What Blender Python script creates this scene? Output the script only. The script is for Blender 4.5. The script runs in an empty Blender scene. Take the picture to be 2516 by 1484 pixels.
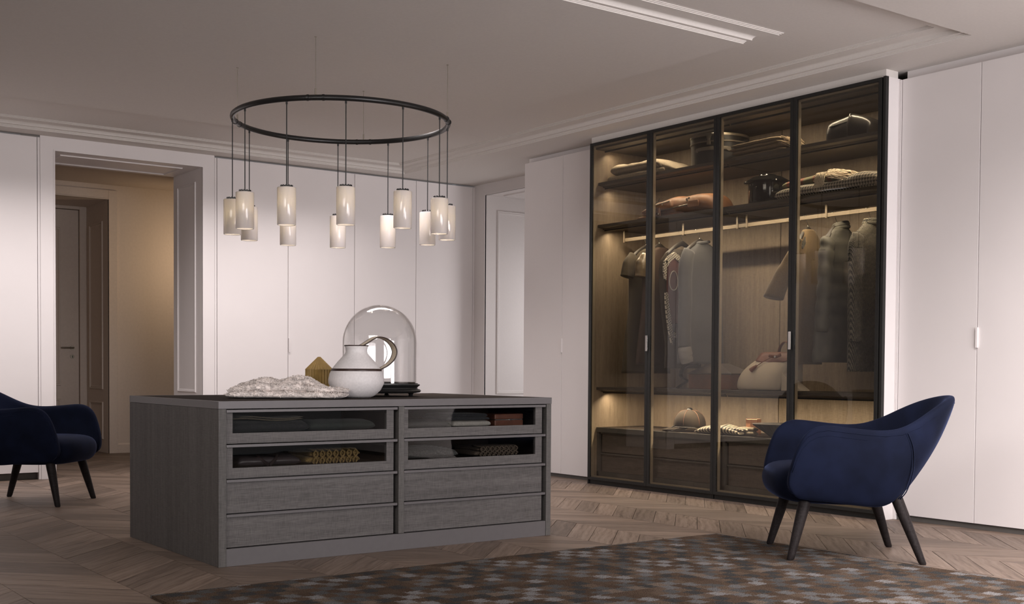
import bpy, bmesh, math, random
from mathutils import Vector, Matrix, noise
random.seed(7)
PI = math.pi
scene = bpy.context.scene
COL = scene.collection

# ------------------------------------------------------------------ camera, world, key light, exposure
cam_d = bpy.data.cameras.new('camera')
cam = bpy.data.objects.new('camera', cam_d)
COL.objects.link(cam)
Fv = Vector((0.59339328, 0.80440075, -0.02870286)).normalized()
Rv = Vector((0.80482642, -0.59347435, 0.00652834)).normalized()
Uv = Rv.cross(Fv).normalized()
cam.matrix_world = Matrix(((Rv.x, Uv.x, -Fv.x, 0), (Rv.y, Uv.y, -Fv.y, 0), (Rv.z, Uv.z, -Fv.z, 0.92), (0, 0, 0, 1)))
cam_d.sensor_width = 36.0
cam_d.sensor_fit = 'HORIZONTAL'
cam_d.lens = 2925.857 / 2516 * 36.0
cam_d.shift_y = (989.579 - 742) / 2516
cam_d.clip_start = 0.05
cam_d.clip_end = 60
scene.camera = cam

world = bpy.data.worlds.new('studio daylight')
scene.world = world
world.use_nodes = True
bg = world.node_tree.nodes['Background']
bg.inputs[0].default_value = (0.95, 0.95, 1.0, 1)
bg.inputs[1].default_value = 0.16


def area_light(name, loc, target, sx, sy, power, color=(1, 1, 1), spread=180):
    l = bpy.data.lights.new(name, 'AREA')
    l.shape = 'RECTANGLE'
    l.size, l.size_y = sx, sy
    l.energy = power
    l.color = color
    l.spread = math.radians(spread)
    o = bpy.data.objects.new(name, l)
    COL.objects.link(o)
    o.location = loc
    o.rotation_euler = (Vector(target) - Vector(loc)).to_track_quat('-Z', 'Y').to_euler()
    return o


def point_light(name, loc, power, color, rad=0.02):
    l = bpy.data.lights.new(name, 'POINT')
    l.energy = power
    l.color = color
    l.shadow_soft_size = rad
    o = bpy.data.objects.new(name, l)
    COL.objects.link(o)
    o.location = loc
    return o


# large soft key light added behind the camera, its upward spill cut by spread
area_light('soft_key_light', (2.6, -1.1, 1.55), (4.2, 8.0, 0.7), 2.6, 1.5, 37, (1.0, 0.94, 0.95), 75)
area_light('corner_uplight_fill', (4.6, -1.2, 1.2), (6.0, 4.0, 2.6), 1.4, 1.2, 46, (1.0, 0.94, 0.95), 95)  # added uplight behind the camera to brighten the ceiling corner; no window there
area_light('room_fill', (-0.6, 2.6, 2.6), (2.6, 5.6, 0.3), 2.5, 1.6, 84, (1.0, 0.93, 0.90), 140)
# added lights near the ceiling brighten walls and floor; no fittings exist there
WASH = (1.0, 0.915, 0.90)
area_light('far_wall_fill', (2.8, 9.0, 2.79), (2.8, 9.5, 0.6), 5.2, 0.26, 50, WASH, 112)
area_light('right_wall_fill', (5.50, 6.6, 2.80), (5.80, 6.6, 1.0), 0.30, 4.6, 62, WASH, 120)
area_light('near_right_fill', (5.00, 2.2, 2.74), (5.75, 2.4, 1.0), 0.50, 3.6, 165, WASH, 120)
scene.view_settings.view_transform = 'Standard'
scene.view_settings.look = 'None'
scene.view_settings.exposure = -0.14
scene.view_settings.gamma = 1.0
scene.view_settings.use_curve_mapping = False
WARM = (1.0, 0.83, 0.61)


# ------------------------------------------------------------------ materials
def newmat(name):
    m = bpy.data.materials.new(name)
    m.use_nodes = True
    nt = m.node_tree
    return m, nt, nt.nodes['Principled BSDF']


def N(nt, t, **kw):
    n = nt.nodes.new(t)
    for k, v in kw.items():
        if k.startswith('i_'):
            n.inputs[k[2:].replace('_', ' ')].default_value = v
        else:
            setattr(n, k, v)
    return n


def L(nt, a, b):
    nt.links.new(a, b)


def ramp(nt, stops, interp='LINEAR'):
    r = nt.nodes.new('ShaderNodeValToRGB')
    r.color_ramp.interpolation = interp
    e = r.color_ramp.elements
    while len(e) < len(stops):
        e.new(0.5)
    for i, (p, c) in enumerate(stops):
        e[i].position = p
        e[i].color = (*c, 1)
    return r


def mapping(nt, scale, coord='Object', rot=(0, 0, 0)):
    tc = nt.nodes.new('ShaderNodeTexCoord')
    mp = nt.nodes.new('ShaderNodeMapping')
    mp.inputs['Scale'].default_value = scale
    mp.inputs['Rotation'].default_value = rot
    L(nt, tc.outputs[coord], mp.inputs[0])
    return mp.outputs[0]


def noise_tex(nt, vec, scale=1.0, detail=3, rough=0.5):
    n = nt.nodes.new('ShaderNodeTexNoise')
    n.inputs['Scale'].default_value = scale
    n.inputs['Detail'].default_value = detail
    n.inputs['Roughness'].default_value = rough
    if vec is not None:
        L(nt, vec, n.inputs['Vector'])
    return n.outputs[0]


def bump(nt, p, h, strength=0.3, dist=0.002):
    b = nt.nodes.new('ShaderNodeBump')
    b.inputs['Strength'].default_value = strength
    b.inputs['Distance'].default_value = dist
    L(nt, h, b.inputs['Height'])
    L(nt, b.outputs[0], p.inputs['Normal'])


def math_(nt, op, a, b=None):
    n = nt.nodes.new('ShaderNodeMath')
    n.operation = op
    for i, v in enumerate((a, b)):
        if v is None:
            continue
        if isinstance(v, (int, float)):
            n.inputs[i].default_value = v
        else:
            L(nt, v, n.inputs[i])
    return n.outputs[0]


def mixc(nt, f, a, b, mode='MIX'):
    n = nt.nodes.new('ShaderNodeMix')
    n.data_type = 'RGBA'
    n.blend_type = mode
    for sock, v in ((n.inputs[0], f), (n.inputs[6], a), (n.inputs[7], b)):
        if isinstance(v, (int, float)):
            sock.default_value = v
        elif isinstance(v, tuple):
            sock.default_value = (*v, 1)
        else:
            L(nt, v, sock)
    return n.outputs[2]


def plain(name, col, rough=0.5, metal=0.0, nscale=None, var=0.1, bs=0.0, bd=0.002, sheen=0.0, sheen_tint=(1, 1, 1), coat=0.0, spec=0.5):
    m, nt, p = newmat(name)
    p.inputs['Roughness'].default_value = rough
    p.inputs['Metallic'].default_value = metal
    p.inputs['Specular IOR Level'].default_value = spec
    p.inputs['Sheen Weight'].default_value = sheen
    p.inputs['Sheen Tint'].default_value = (*sheen_tint, 1)
    p.inputs['Sheen Roughness'].default_value = 0.45
    p.inputs['Coat Weight'].default_value = coat
    p.inputs['Coat Roughness'].default_value = 0.1
    if nscale:
        f = noise_tex(nt, mapping(nt, (1, 1, 1)), nscale, 4)
        lo = tuple(c * (1 - var) for c in col)
        hi = tuple(min(1, c * (1 + var)) for c in col)
        r = ramp(nt, [(0.3, lo), (0.7, hi)])
        L(nt, f, r.inputs[0])
        L(nt, r.outputs[0], p.inputs['Base Color'])
        if bs:
            bump(nt, p, f, bs, bd)
    else:
        p.inputs['Base Color'].default_value = (*col, 1)
    return m


def woven_wood(name, dark, light, axis, warm=None):
    """linen-textured oak: streaks along `axis` ('x','y','z') plus fine cross threads"""
    m, nt, p = newmat(name)
    s1 = {'x': (0.7, 30, 30), 'y': (30, 0.7, 30), 'z': (30, 30, 0.7)}[axis]
    s2 = {'x': (16, 430, 430), 'y': (430, 16, 430), 'z': (430, 430, 16)}[axis]
    s3 = {'x': (430, 30, 30), 'y': (30, 430, 30), 'z': (30, 30, 430)}[axis]
    a = noise_tex(nt, mapping(nt, s1), 1, 4)
    b = noise_tex(nt, mapping(nt, s2), 1, 2)
    c = noise_tex(nt, mapping(nt, s3), 1, 2)
    th = math_(nt, 'ADD', math_(nt, 'MULTIPLY', b, 0.6), math_(nt, 'MULTIPLY', c, 0.4))
    f = math_(nt, 'ADD', math_(nt, 'MULTIPLY', a, 0.28), math_(nt, 'MULTIPLY', th, 0.72))
    r = ramp(nt, [(0.37, dark), (0.63, light)])
    L(nt, f, r.inputs[0])
    L(nt, r.outputs[0], p.inputs['Base Color'])
    p.inputs['Roughness'].default_value = 0.55
    bump(nt, p, th, 0.25, 0.0006)
    return m


def oak_floor():
    m, nt, p = newmat('oak_chevron')
    at = N(nt, 'ShaderNodeAttribute', attribute_name='rnd')
    uv = N(nt, 'ShaderNodeUVMap')
    mp = nt.nodes.new('ShaderNodeMapping')
    mp.inputs['Scale'].default_value = (2.2, 26, 1)
    L(nt, uv.outputs[0], mp.inputs[0])
    warp = noise_tex(nt, uv.outputs[0], 5, 2)
    wv = nt.nodes.new('ShaderNodeVectorMath')
    wv.operation = 'ADD'
    cmb = nt.nodes.new('ShaderNodeCombineXYZ')
    L(nt, math_(nt, 'MULTIPLY', warp, 1.3), cmb.inputs[1])
    L(nt, mp.outputs[0], wv.inputs[0])
    L(nt, cmb.outputs[0], wv.inputs[1])
    g = noise_tex(nt, wv.outputs[0], 1.0, 6, 0.62)
    mp2 = nt.nodes.new('ShaderNodeMapping')
    mp2.inputs['Scale'].default_value = (9, 150, 1)
    L(nt, uv.outputs[0], mp2.inputs[0])
    g2 = noise_tex(nt, mp2.outputs[0], 1, 3)
    wave = N(nt, 'ShaderNodeTexWave', i_Scale=0.35, i_Distortion=9.0, i_Detail=2.0, i_Detail_Scale=0.6)
    wave.bands_direction = 'Y'
    L(nt, wv.outputs[0], wave.inputs['Vector'])
    f = math_(nt, 'ADD', math_(nt, 'MULTIPLY', g, 0.6), math_(nt, 'ADD', math_(nt, 'MULTIPLY', g2, 0.32), math_(nt, 'MULTIPLY', wave.outputs[1], 0.08)))
    r = ramp(nt, [(0.32, (0.060, 0.040, 0.029)), (0.46, (0.145, 0.105, 0.080)), (0.68, (0.225, 0.172, 0.138))])
    L(nt, f, r.inputs[0])
    sep = N(nt, 'ShaderNodeSeparateColor')
    L(nt, at.outputs[0], sep.inputs[0])
    v = math_(nt, 'ADD', math_(nt, 'MULTIPLY', sep.outputs[0], 0.5), 0.76)
    cc = nt.nodes.new('ShaderNodeCombineColor')
    for i in range(3):
        L(nt, v, cc.inputs[i])
    L(nt, mixc(nt, 1.0, r.outputs[0], cc.outputs[0], 'MULTIPLY'), p.inputs['Base Color'])
    p.inputs['Roughness'].default_value = 0.5
    p.inputs['Specular IOR Level'].default_value = 0.35
    bump(nt, p, f, 0.12, 0.002)
    return m


def glass_tint(name, tint, refl=1.0, rough=0.0):
    m = bpy.data.materials.new(name)
    m.use_nodes = True
    nt = m.node_tree
    nt.nodes.clear()
    out = nt.nodes.new('ShaderNodeOutputMaterial')
    tr = nt.nodes.new('ShaderNodeBsdfTransparent')
    tr.inputs[0].default_value = (*tint, 1)
    gl = nt.nodes.new('ShaderNodeBsdfGlossy')
    gl.inputs['Roughness'].default_value = rough
    gl.inputs['Color'].default_value = (refl, refl, refl, 1)
    fr = nt.nodes.new('ShaderNodeFresnel')
    ge = nt.nodes.new('ShaderNodeNewGeometry')
    io = nt.nodes.new('ShaderNodeMath')      # thin pane: the same reflectance on its front and back faces
    io.operation = 'MULTIPLY_ADD'
    L(nt, ge.outputs['Backfacing'], io.inputs[0])
    io.inputs[1].default_value = 1 / 1.5 - 1.5
    io.inputs[2].default_value = 1.5
    L(nt, io.outputs[0], fr.inputs[0])
    mx = nt.nodes.new('ShaderNodeMixShader')
    L(nt, fr.outputs[0], mx.inputs[0])
    L(nt, tr.outputs[0], mx.inputs[1])
    L(nt, gl.outputs[0], mx.inputs[2])
    L(nt, mx.outputs[0], out.inputs[0])
    return m


def porcelain():
    m = bpy.data.materials.new('translucent_porcelain')
    m.use_nodes = True
    nt = m.node_tree
    nt.nodes.clear()
    out = nt.nodes.new('ShaderNodeOutputMaterial')
    d = nt.nodes.new('ShaderNodeBsdfDiffuse')
    d.inputs[0].default_value = (0.80, 0.755, 0.775, 1)
    t = nt.nodes.new('ShaderNodeBsdfTranslucent')
    t.inputs[0].default_value = (0.86, 0.80, 0.66, 1)
    g = nt.nodes.new('ShaderNodeBsdfGlossy')
    g.inputs['Roughness'].default_value = 0.08
    fr = nt.nodes.new('ShaderNodeFresnel')
    fr.inputs[0].default_value = 1.5
    m1 = nt.nodes.new('ShaderNodeMixShader')
    m1.inputs[0].default_value = 0.36
    L(nt, d.outputs[0], m1.inputs[1])
    L(nt, t.outputs[0], m1.inputs[2])
    m2 = nt.nodes.new('ShaderNodeMixShader')
    L(nt, fr.outputs[0], m2.inputs[0])
    L(nt, m1.outputs[0], m2.inputs[1])
    L(nt, g.outputs[0], m2.inputs[2])
    L(nt, m2.outputs[0], out.inputs[0])
    return m


def emit(name, col, strength):
    m, nt, p = newmat(name)
    p.inputs['Base Color'].default_value = (*col, 1)
    p.inputs['Emission Color'].default_value = (*col, 1)
    p.inputs['Emission Strength'].default_value = strength
    return m


def rug_mat():
    m, nt, p = newmat('woven_check_rug')
    tc = nt.nodes.new('ShaderNodeTexCoord')
    wob = noise_tex(nt, mapping(nt, (160, 5, 1)), 1, 2)
    sep = nt.nodes.new('ShaderNodeSeparateXYZ')
    L(nt, tc.outputs['Object'], sep.inputs[0])
    x = math_(nt, 'ADD', sep.outputs[0], math_(nt, 'MULTIPLY', math_(nt, 'SUBTRACT', noise_tex(nt, mapping(nt, (4, 150, 1)), 1, 2), 0.5), 0.11))
    y = math_(nt, 'ADD', sep.outputs[1], math_(nt, 'MULTIPLY', math_(nt, 'SUBTRACT', wob, 0.5), 0.05))
    cx = math_(nt, 'FLOOR', math_(nt, 'DIVIDE', x, 0.0625))
    cy = math_(nt, 'FLOOR', math_(nt, 'DIVIDE', y, 0.071))
    cmb = nt.nodes.new('ShaderNodeCombineXYZ')
    L(nt, cx, cmb.inputs[0])
    L(nt, cy, cmb.inputs[1])
    wn = nt.nodes.new('ShaderNodeTexWhiteNoise')
    wn.noise_dimensions = '2D'
    L(nt, cmb.outputs[0], wn.inputs['Vector'])
    par = math_(nt, 'MODULO', math_(nt, 'ADD', math_(nt, 'ADD', cx, cy), 2000), 2.0)
    r1 = ramp(nt, [(0.0, (0.076, 0.054, 0.040)), (0.35, (0.090, 0.064, 0.047)), (0.70, (0.112, 0.083, 0.063)), (0.92, (0.150, 0.118, 0.094))], 'CONSTANT')
    r2 = ramp(nt, [(0.0, (0.052, 0.052, 0.052)), (0.30, (0.085, 0.084, 0.084)), (0.54, (0.130, 0.128, 0.128)), (0.78, (0.195, 0.191, 0.192)), (0.90, (0.085, 0.062, 0.047))], 'CONSTANT')
    L(nt, wn.outputs[0], r1.inputs[0])
    L(nt, wn.outputs[0], r2.inputs[0])
    c = mixc(nt, par, r1.outputs[0], r2.outputs[0])
    fib = noise_tex(nt, mapping(nt, (260, 260, 260)), 1, 3)
    rr = ramp(nt, [(0.32, (0.35, 0.35, 0.35)), (0.68, (1.6, 1.6, 1.6))])
    L(nt, fib, rr.inputs[0])
    L(nt, mixc(nt, 1.0, c, rr.outputs[0], 'MULTIPLY'), p.inputs['Base Color'])
    p.inputs['Roughness'].default_value = 1.0
    p.inputs['Specular IOR Level'].default_value = 0.0
    bump(nt, p, fib, 1.0, 0.006)
    return m


def pattern_mat(name, kind, c1, c2, scale, rot=(0, 0, 0), rough=0.9, axes=(0, 1)):
    """two-colour woven cloth patterns on real surfaces (object space)"""
    m, nt, p = newmat(name)
    vec = mapping(nt, (scale,) * 3, rot=rot)
    sep = nt.nodes.new('ShaderNodeSeparateXYZ')
    L(nt, vec, sep.inputs[0])
    u, v = sep.outputs[axes[0]], sep.outputs[axes[1]]
    if kind == 'houndstooth':
        fu = math_(nt, 'FRACT', u)
        fv = math_(nt, 'FRACT', v)
        a = math_(nt, 'GREATER_THAN', fu, 0.5)
        b = math_(nt, 'GREATER_THAN', fv, 0.5)
        d = math_(nt, 'GREATER_THAN', math_(nt, 'FRACT', math_(nt, 'MULTIPLY', math_(nt, 'ADD', u, v), 2.0)), 0.5)
        same = math_(nt, 'MULTIPLY', a, b)
        anyv = math_(nt, 'MAXIMUM', a, b)
        f = math_(nt, 'MAXIMUM', same, math_(nt, 'MULTIPLY', math_(nt, 'SUBTRACT', anyv, same), d))
    elif kind == 'tweed':
        d1 = math_(nt, 'SINE', math_(nt, 'MULTIPLY', math_(nt, 'ADD', u, v), 6.283))
        d2 = math_(nt, 'SINE', math_(nt, 'MULTIPLY', math_(nt, 'SUBTRACT', u, v), 6.283))
        n = noise_tex(nt, vec, 0.9, 2)
        f = math_(nt, 'GREATER_THAN', math_(nt, 'ADD', math_(nt, 'MULTIPLY', d1, d2), math_(nt, 'MULTIPLY', math_(nt, 'SUBTRACT', n, 0.5), 1.6)), 0.28)
    elif kind == 'rings':
        fu = math_(nt, 'SUBTRACT', math_(nt, 'FRACT', u), 0.5)
        fv = math_(nt, 'SUBTRACT', math_(nt, 'FRACT', v), 0.5)
        rr = math_(nt, 'SQRT', math_(nt, 'ADD', math_(nt, 'MULTIPLY', fu, fu), math_(nt, 'MULTIPLY', fv, fv)))
        f = math_(nt, 'GREATER_THAN', rr, 0.30)
    elif kind == 'stripes':
        n = noise_tex(nt, vec, 0.35, 2)
        f = math_(nt, 'GREATER_THAN', math_(nt, 'SINE', math_(nt, 'MULTIPLY', math_(nt, 'ADD', u, math_(nt, 'MULTIPLY', n, 1.5)), 6.283)), 0.0)
    elif kind == 'tartan':
        a = math_(nt, 'GREATER_THAN', math_(nt, 'FRACT', u), 0.72)
        b = math_(nt, 'GREATER_THAN', math_(nt, 'FRACT', v), 0.72)
        f = math_(nt, 'MULTIPLY', math_(nt, 'ADD', a, b), 0.5)
    else:  # knit rows
        n = noise_tex(nt, vec, 1.0, 2)
        f = math_(nt, 'ADD', math_(nt, 'MULTIPLY', math_(nt, 'SINE', math_(nt, 'MULTIPLY', u, 6.283)), 0.35), n)
    L(nt, mixc(nt, f, c1, c2), p.inputs['Base Color'])
    p.inputs['Roughness'].default_value = rough
    p.inputs['Sheen Weight'].default_value = 0.1
    fz = noise_tex(nt, mapping(nt, (500, 500, 500)), 1, 2)
    bump(nt, p, math_(nt, 'ADD', math_(nt, 'MULTIPLY', f, 0.5), fz), 0.4, 0.0015)
    return m


def velvet():
    m, nt, p = newmat('blue_velvet')
    f = noise_tex(nt, mapping(nt, (7, 7, 7)), 1, 3)
    r = ramp(nt, [(0.35, (0.0042, 0.0062, 0.0160)), (0.65, (0.0066, 0.0098, 0.0265))])
    L(nt, f, r.inputs[0])
    L(nt, r.outputs[0], p.inputs['Base Color'])
    p.inputs['Roughness'].default_value = 0.85
    p.inputs['Specular IOR Level'].default_value = 0.1
    p.inputs['Sheen Weight'].default_value = 0.22
    p.inputs['Sheen Roughness'].default_value = 0.28
    p.inputs['Sheen Tint'].default_value = (0.20, 0.28, 0.62, 1)
    bump(nt, p, noise_tex(nt, mapping(nt, (900, 900, 900)), 1, 1), 0.15, 0.0006)
    return m


M = {}
M['white'] = plain('white_lacquer', (0.80, 0.762, 0.758), 0.42, nscale=3, var=0.012)
M['plaster'] = plain('ceiling_plaster', (0.70, 0.668, 0.638), 0.9, nscale=60, var=0.02, bs=0.15, bd=0.0015)
M['wallpaint'] = plain('wall_paint', (0.76, 0.725, 0.715), 0.8, nscale=90, var=0.015, bs=0.06, bd=0.001)
M['corridor'] = plain('corridor_paint', (0.60, 0.52, 0.455), 0.85, nscale=40, var=0.03)
M['oak'] = oak_floor()
M['joint'] = plain('dark_floor_joint', (0.02, 0.016, 0.013), 0.9, nscale=20)
M['wood_v'] = woven_wood('grey_oak_vertical', (0.046, 0.043, 0.040), (0.108, 0.101, 0.096), 'z')
M['wood_h'] = woven_wood('grey_oak_horizontal', (0.046, 0.042, 0.041), (0.122, 0.113, 0.110), 'x')
M['grey'] = plain('grey_metal', (0.126, 0.119, 0.122), 0.38, nscale=30, var=0.03, metal=0.25)
M['plinth'] = plain('dark_plinth', (0.095, 0.089, 0.083), 0.5, nscale=20, var=0.05)
M['leather_top'] = plain('brown_leather_inlay', (0.030, 0.022, 0.017), 0.9, nscale=220, var=0.25, bs=0.2, spec=0.12)
M['gloss'] = plain('black_gloss', (0.004, 0.004, 0.004), 0.09, nscale=40, var=0.1, spec=0.7)
M['black'] = plain('black_lacquer', (0.010, 0.010, 0.010), 0.35, nscale=40, var=0.1)
M['bronze'] = plain('dark_bronze_frame', (0.022, 0.022, 0.021), 0.42, metal=0.3, nscale=30, var=0.1)
M['w_in'] = woven_wood('warm_oak_back', (0.200, 0.153, 0.110), (0.375, 0.296, 0.218), 'z')
M['w_shelf'] = woven_wood('dark_oak_shelf', (0.050, 0.042, 0.036), (0.105, 0.089, 0.076), 'y')
M['w_draw'] = woven_wood('brown_oak_drawer', (0.068, 0.056, 0.049), (0.150, 0.125, 0.110), 'y')
M['led'] = emit('led_strip', (1.0, 0.76, 0.45), 2.2)
M['rail'] = plain('champagne_metal_rail', (0.150, 0.118, 0.082), 0.5, metal=0.0, nscale=50, var=0.05)
M['rim'] = plain('champagne_rim', (0.36, 0.30, 0.22), 0.5, metal=0.2, nscale=50, var=0.05)
M['steel'] = plain('polished_steel', (0.65, 0.64, 0.62), 0.2, metal=1.0, nscale=50, var=0.03)
M['nickel'] = plain('satin_nickel', (0.30, 0.27, 0.22), 0.35, metal=0.9, nscale=50, var=0.05)
M['glass'] = glass_tint('smoked_bronze_glass', (0.775, 0.76, 0.725))
M['glass_d'] = glass_tint('grey_drawer_glass', (0.80, 0.80, 0.79), 0.8)
M['glass_c'] = glass_tint('clear_dome_glass', (0.955, 0.955, 0.955), 1.0)
M['porcelain'] = porcelain()
M['bulb'] = emit('bulb', (1.0, 0.88, 0.66), 120)
M['velvet'] = velvet()
M['leg'] = woven_wood('black_oak_leg', (0.006, 0.0045, 0.0045), (0.026, 0.021, 0.021), 'z')
M['leg'].node_tree.nodes['Principled BSDF'].inputs['Specular IOR Level'].default_value = 0.15
M['rug'] = rug_mat()
M['stone'] = plain('speckled_white_ceramic', (0.69, 0.665, 0.665), 0.55, nscale=90, var=0.06, bs=0.06)
M['brown_glaze'] = plain('brown_glaze', (0.035, 0.018, 0.014), 0.35, nscale=60, var=0.2)
M['cream_glaze'] = plain('cream_glaze', (0.60, 0.52, 0.40), 0.5, nscale=60, var=0.08)
M['fur'] = plain('curly_fur', (0.74, 0.67, 0.63), 0.95, nscale=38, var=0.32, bs=0.6, bd=0.008, sheen=0.2)
M['gold'] = plain('ochre_pleated_paper', (0.36, 0.235, 0.075), 0.6, nscale=30, var=0.15)


# ------------------------------------------------------------------ builders
def tag(o, label=None, cat=None, group=None, kind=None):
    if label:
        o['label'] = label
    if cat:
        o['category'] = cat
    if group:
        o['group'] = group
    if kind:
        o['kind'] = kind
    return o


def thing(name, label, cat, loc=(0, 0, 0), group=None, rz=0):
    o = bpy.data.objects.new(name, None)
    o.empty_display_size = 0.1
    COL.objects.link(o)
    o.location = loc
    o.rotation_euler = (0, 0, rz)
    tag(o, label, cat, group)
    return o


def obj(name, bm, mat, parent=None, smooth=None, bevel=0, sub=0, label=None, seg=2):
    """finish a bmesh as one mesh object; geometry is given in world metres"""
    me = bpy.data.meshes.new(name)
    bmesh.ops.recalc_face_normals(bm, faces=bm.faces[:])
    bm.to_mesh(me)
    bm.free()
    mats = mat if isinstance(mat, (list, tuple)) else [mat]
    for mm in mats:
        me.materials.append(mm)
    if smooth is not None:
        for pl in me.polygons:
            pl.use_smooth = True
        if smooth < 180:
            me.set_sharp_from_angle(angle=math.radians(smooth))
    o = bpy.data.objects.new(name, me)
    COL.objects.link(o)
    if bevel:
        b = o.modifiers.new('bevel', 'BEVEL')
        b.width = bevel
        b.segments = seg
        b.limit_method = 'ANGLE'
        b.angle_limit = math.radians(40)
    if sub:
        s = o.modifiers.new('sub', 'SUBSURF')
        s.levels = sub
        s.render_levels = sub
    if parent is not None:
        put(o, parent)
    if label:
        o['label'] = label
    return o


def put(o, parent):
    o.parent = parent
    m = Matrix.Identity(4)
    chain = []
    p = parent
    while p is not None:
        chain.append(p)
        p = p.parent
    for c in reversed(chain):
        m = m @ c.matrix_parent_inverse @ c.matrix_basis
    o.matrix_parent_inverse = m.inverted()


def BM():
    return bmesh.new()


def box(bm, x0, x1, y0, y1, z0, z1, mi=0):
    vs = [bm.verts.new((x, y, z)) for z in (z0, z1) for y in (y0, y1) for x in (x0, x1)]
    for f in ((0, 2, 3, 1), (4, 5, 7, 6), (0, 1, 5, 4), (2, 6, 7, 3), (0, 4, 6, 2), (1, 3, 7, 5)):
        fc = bm.faces.new([vs[i] for i in f])
        fc.material_index = mi
    return bm


def boxes(*bs):
    bm = BM()
    for b in bs:
        box(bm, *b)
    return bm


def loft(bm, rings, cap0=True, cap1=True, closed=True, mi=0):
    vr = [[bm.verts.new(p) for p in r] for r in rings]
    n = len(vr[0])
    for a, b in zip(vr, vr[1:]):
        for i in range(n if closed else n - 1):
            j = (i + 1) % n
            f = bm.faces.new((a[i], a[j], b[j], b[i]))
            f.material_index = mi
    if cap0:
        bm.faces.new(list(reversed(vr[0]))).material_index = mi
    if cap1:
        bm.faces.new(vr[-1]).material_index = mi
    return vr


def lathe(bm, prof, c, n=32, ripple=None, mi=0, cap0=False, cap1=False):
    rings = []
    for r, z in prof:
        ring = []
        for i in range(n):
            a = 2 * PI * i / n
            rr = r * (1 + (ripple(a, z) if ripple else 0))
            ring.append((c[0] + rr * math.cos(a), c[1] + rr * math.sin(a), z))
        rings.append(ring)
    loft(bm, rings, cap0, cap1, mi=mi)
    return bm


def tube(bm, pts, rad, n=8, caps=True, flat=None, mi=0):
    """tube along a polyline; rad is a number or one per point; flat=(up vector, ratio) gives a strap"""
    pts = [Vector(p) for p in pts]
    rings = []
    up = Vector((0, 0, 1))
    prev = None
    for i, p in enumerate(pts):
        t = (pts[min(i + 1, len(pts) - 1)] - pts[max(i - 1, 0)]).normalized()
        if flat:
            s = Vector(flat[0])
            s = (s - t * s.dot(t)).normalized()
        elif prev is None:
            s = t.cross(up)
            if s.length < 0.1:
                s = t.cross(Vector((1, 0, 0)))
            s.normalize()
        else:
            s = (prev - t * prev.dot(t)).normalized()
        prev = s
        w = t.cross(s).normalized()
        r = rad[i] if isinstance(rad, (list, tuple)) else rad
        k = flat[1] if flat else 1.0
        rings.append([tuple(p + s * (r * math.cos(2 * PI * j / n)) + w * (r * k * math.sin(2 * PI * j / n))) for j in range(n)])
    loft(bm, rings, caps, caps, mi=mi)
    return bm


def prism(bm, poly, axis, a, b, mi=0):
    """extrude a 2-D polygon along an axis between a and b"""
    def P(u, v, w):
        return {'x': (w, u, v), 'y': (u, w, v), 'z': (u, v, w)}[axis]
    r0 = [P(u, v, a) for u, v in poly]
    r1 = [P(u, v, b) for u, v in poly]
    loft(bm, [r0, r1], mi=mi)
    return bm


def rect_sweep(bm, x0, x1, y0, y1, prof, sign=1):
    """sweep an (inset, height) profile round a rectangle with mitred corners"""
    rings = []
    for a, z in prof:
        a *= sign
        rings.append([(x0 + a, y0 + a, z), (x1 - a, y0 + a, z), (x1 - a, y1 - a, z), (x0 + a, y1 - a, z)])
    loft(bm, rings, False, False)
    return bm


def curve_pts(pts, n=24):
    """Catmull-Rom through points"""
    P = [Vector(p) for p in pts]
    P = [P[0] * 2 - P[1]] + P + [P[-1] * 2 - P[-2]]
    out = []
    segs = len(P) - 3
    for k in range(n + 1):
        t = k / n * segs
        i = min(int(t), segs - 1)
        u = t - i
        a, b, c, d = P[i:i + 4]
        out.append(0.5 * ((2 * b) + (c - a) * u + (2 * a - 5 * b + 4 * c - d) * u * u + (3 * b - a - 3 * c + d) * u ** 3))
    return out


def copy_tree(o, parent=None):
    c = o.copy()
    COL.objects.link(c)
    c.parent = parent
    for ch in list(o.children):
        copy_tree(ch, c)
    return c


def nz(x, y, z, s=1.0):
    return noise.noise((x * s, y * s, z * s))


# ------------------------------------------------------------------ room measures
YL, XG, XR, XB = 9.981, 6.160, 6.327, 6.88
ZC = 2.765

# ------------------------------------------------------------------ floor: chevron oak boards
floor = obj('floor', boxes((-3.2, 8.3, -1.4, 14.0, -0.12, -0.005)), M['joint'])
tag(floor, kind='structure')
ROW, PITCH, X0ROW = 0.4105, 0.186, 1.235


def board(bm, uvl, cl, xa, xb, ya, up, jitter):
    g = 0.0015
    s = 1 if up else -1
    xa2, xb2 = xa + g, xb - g
    yl0 = ya + s * g + g * 1.4
    yr0 = ya + s * (xb2 - xa) + g * 1.4
    h = PITCH - 2.8 * g
    dz = jitter * 0.0007
    pts = [(xa2, yl0), (xb2, yr0), (xb2, yr0 + h), (xa2, yl0 + h)]
    top = [bm.verts.new((x, y, dz)) for x, y in pts]
    bot = [bm.verts.new((x, y, -0.006)) for x, y in pts]
    fs = [bm.faces.new(top)]
    for i in range(4):
        j = (i + 1) % 4
        fs.append(bm.faces.new((top[j], top[i], bot[i], bot[j])))
    r = random.random()
    ou, ov = random.random() * 40, random.random() * 40
    L0 = (xb - xa) * 1.414
    uvs = [(0, 0), (L0, 0), (L0, 0.132), (0, 0.132)]
    for f in fs:
        for lp in f.loops:
            k = (top.index(lp.vert) if lp.vert in top else bot.index(lp.vert))
            lp[uvl].uv = (uvs[k][0] + ou, uvs[k][1] + ov)
            lp[cl] = (r, r, r, 1)


def new_board_bm():
    bm = BM()
    return bm, bm.loops.layers.uv.new('UVMap'), bm.loops.layers.float_color.new('rnd')


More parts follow.
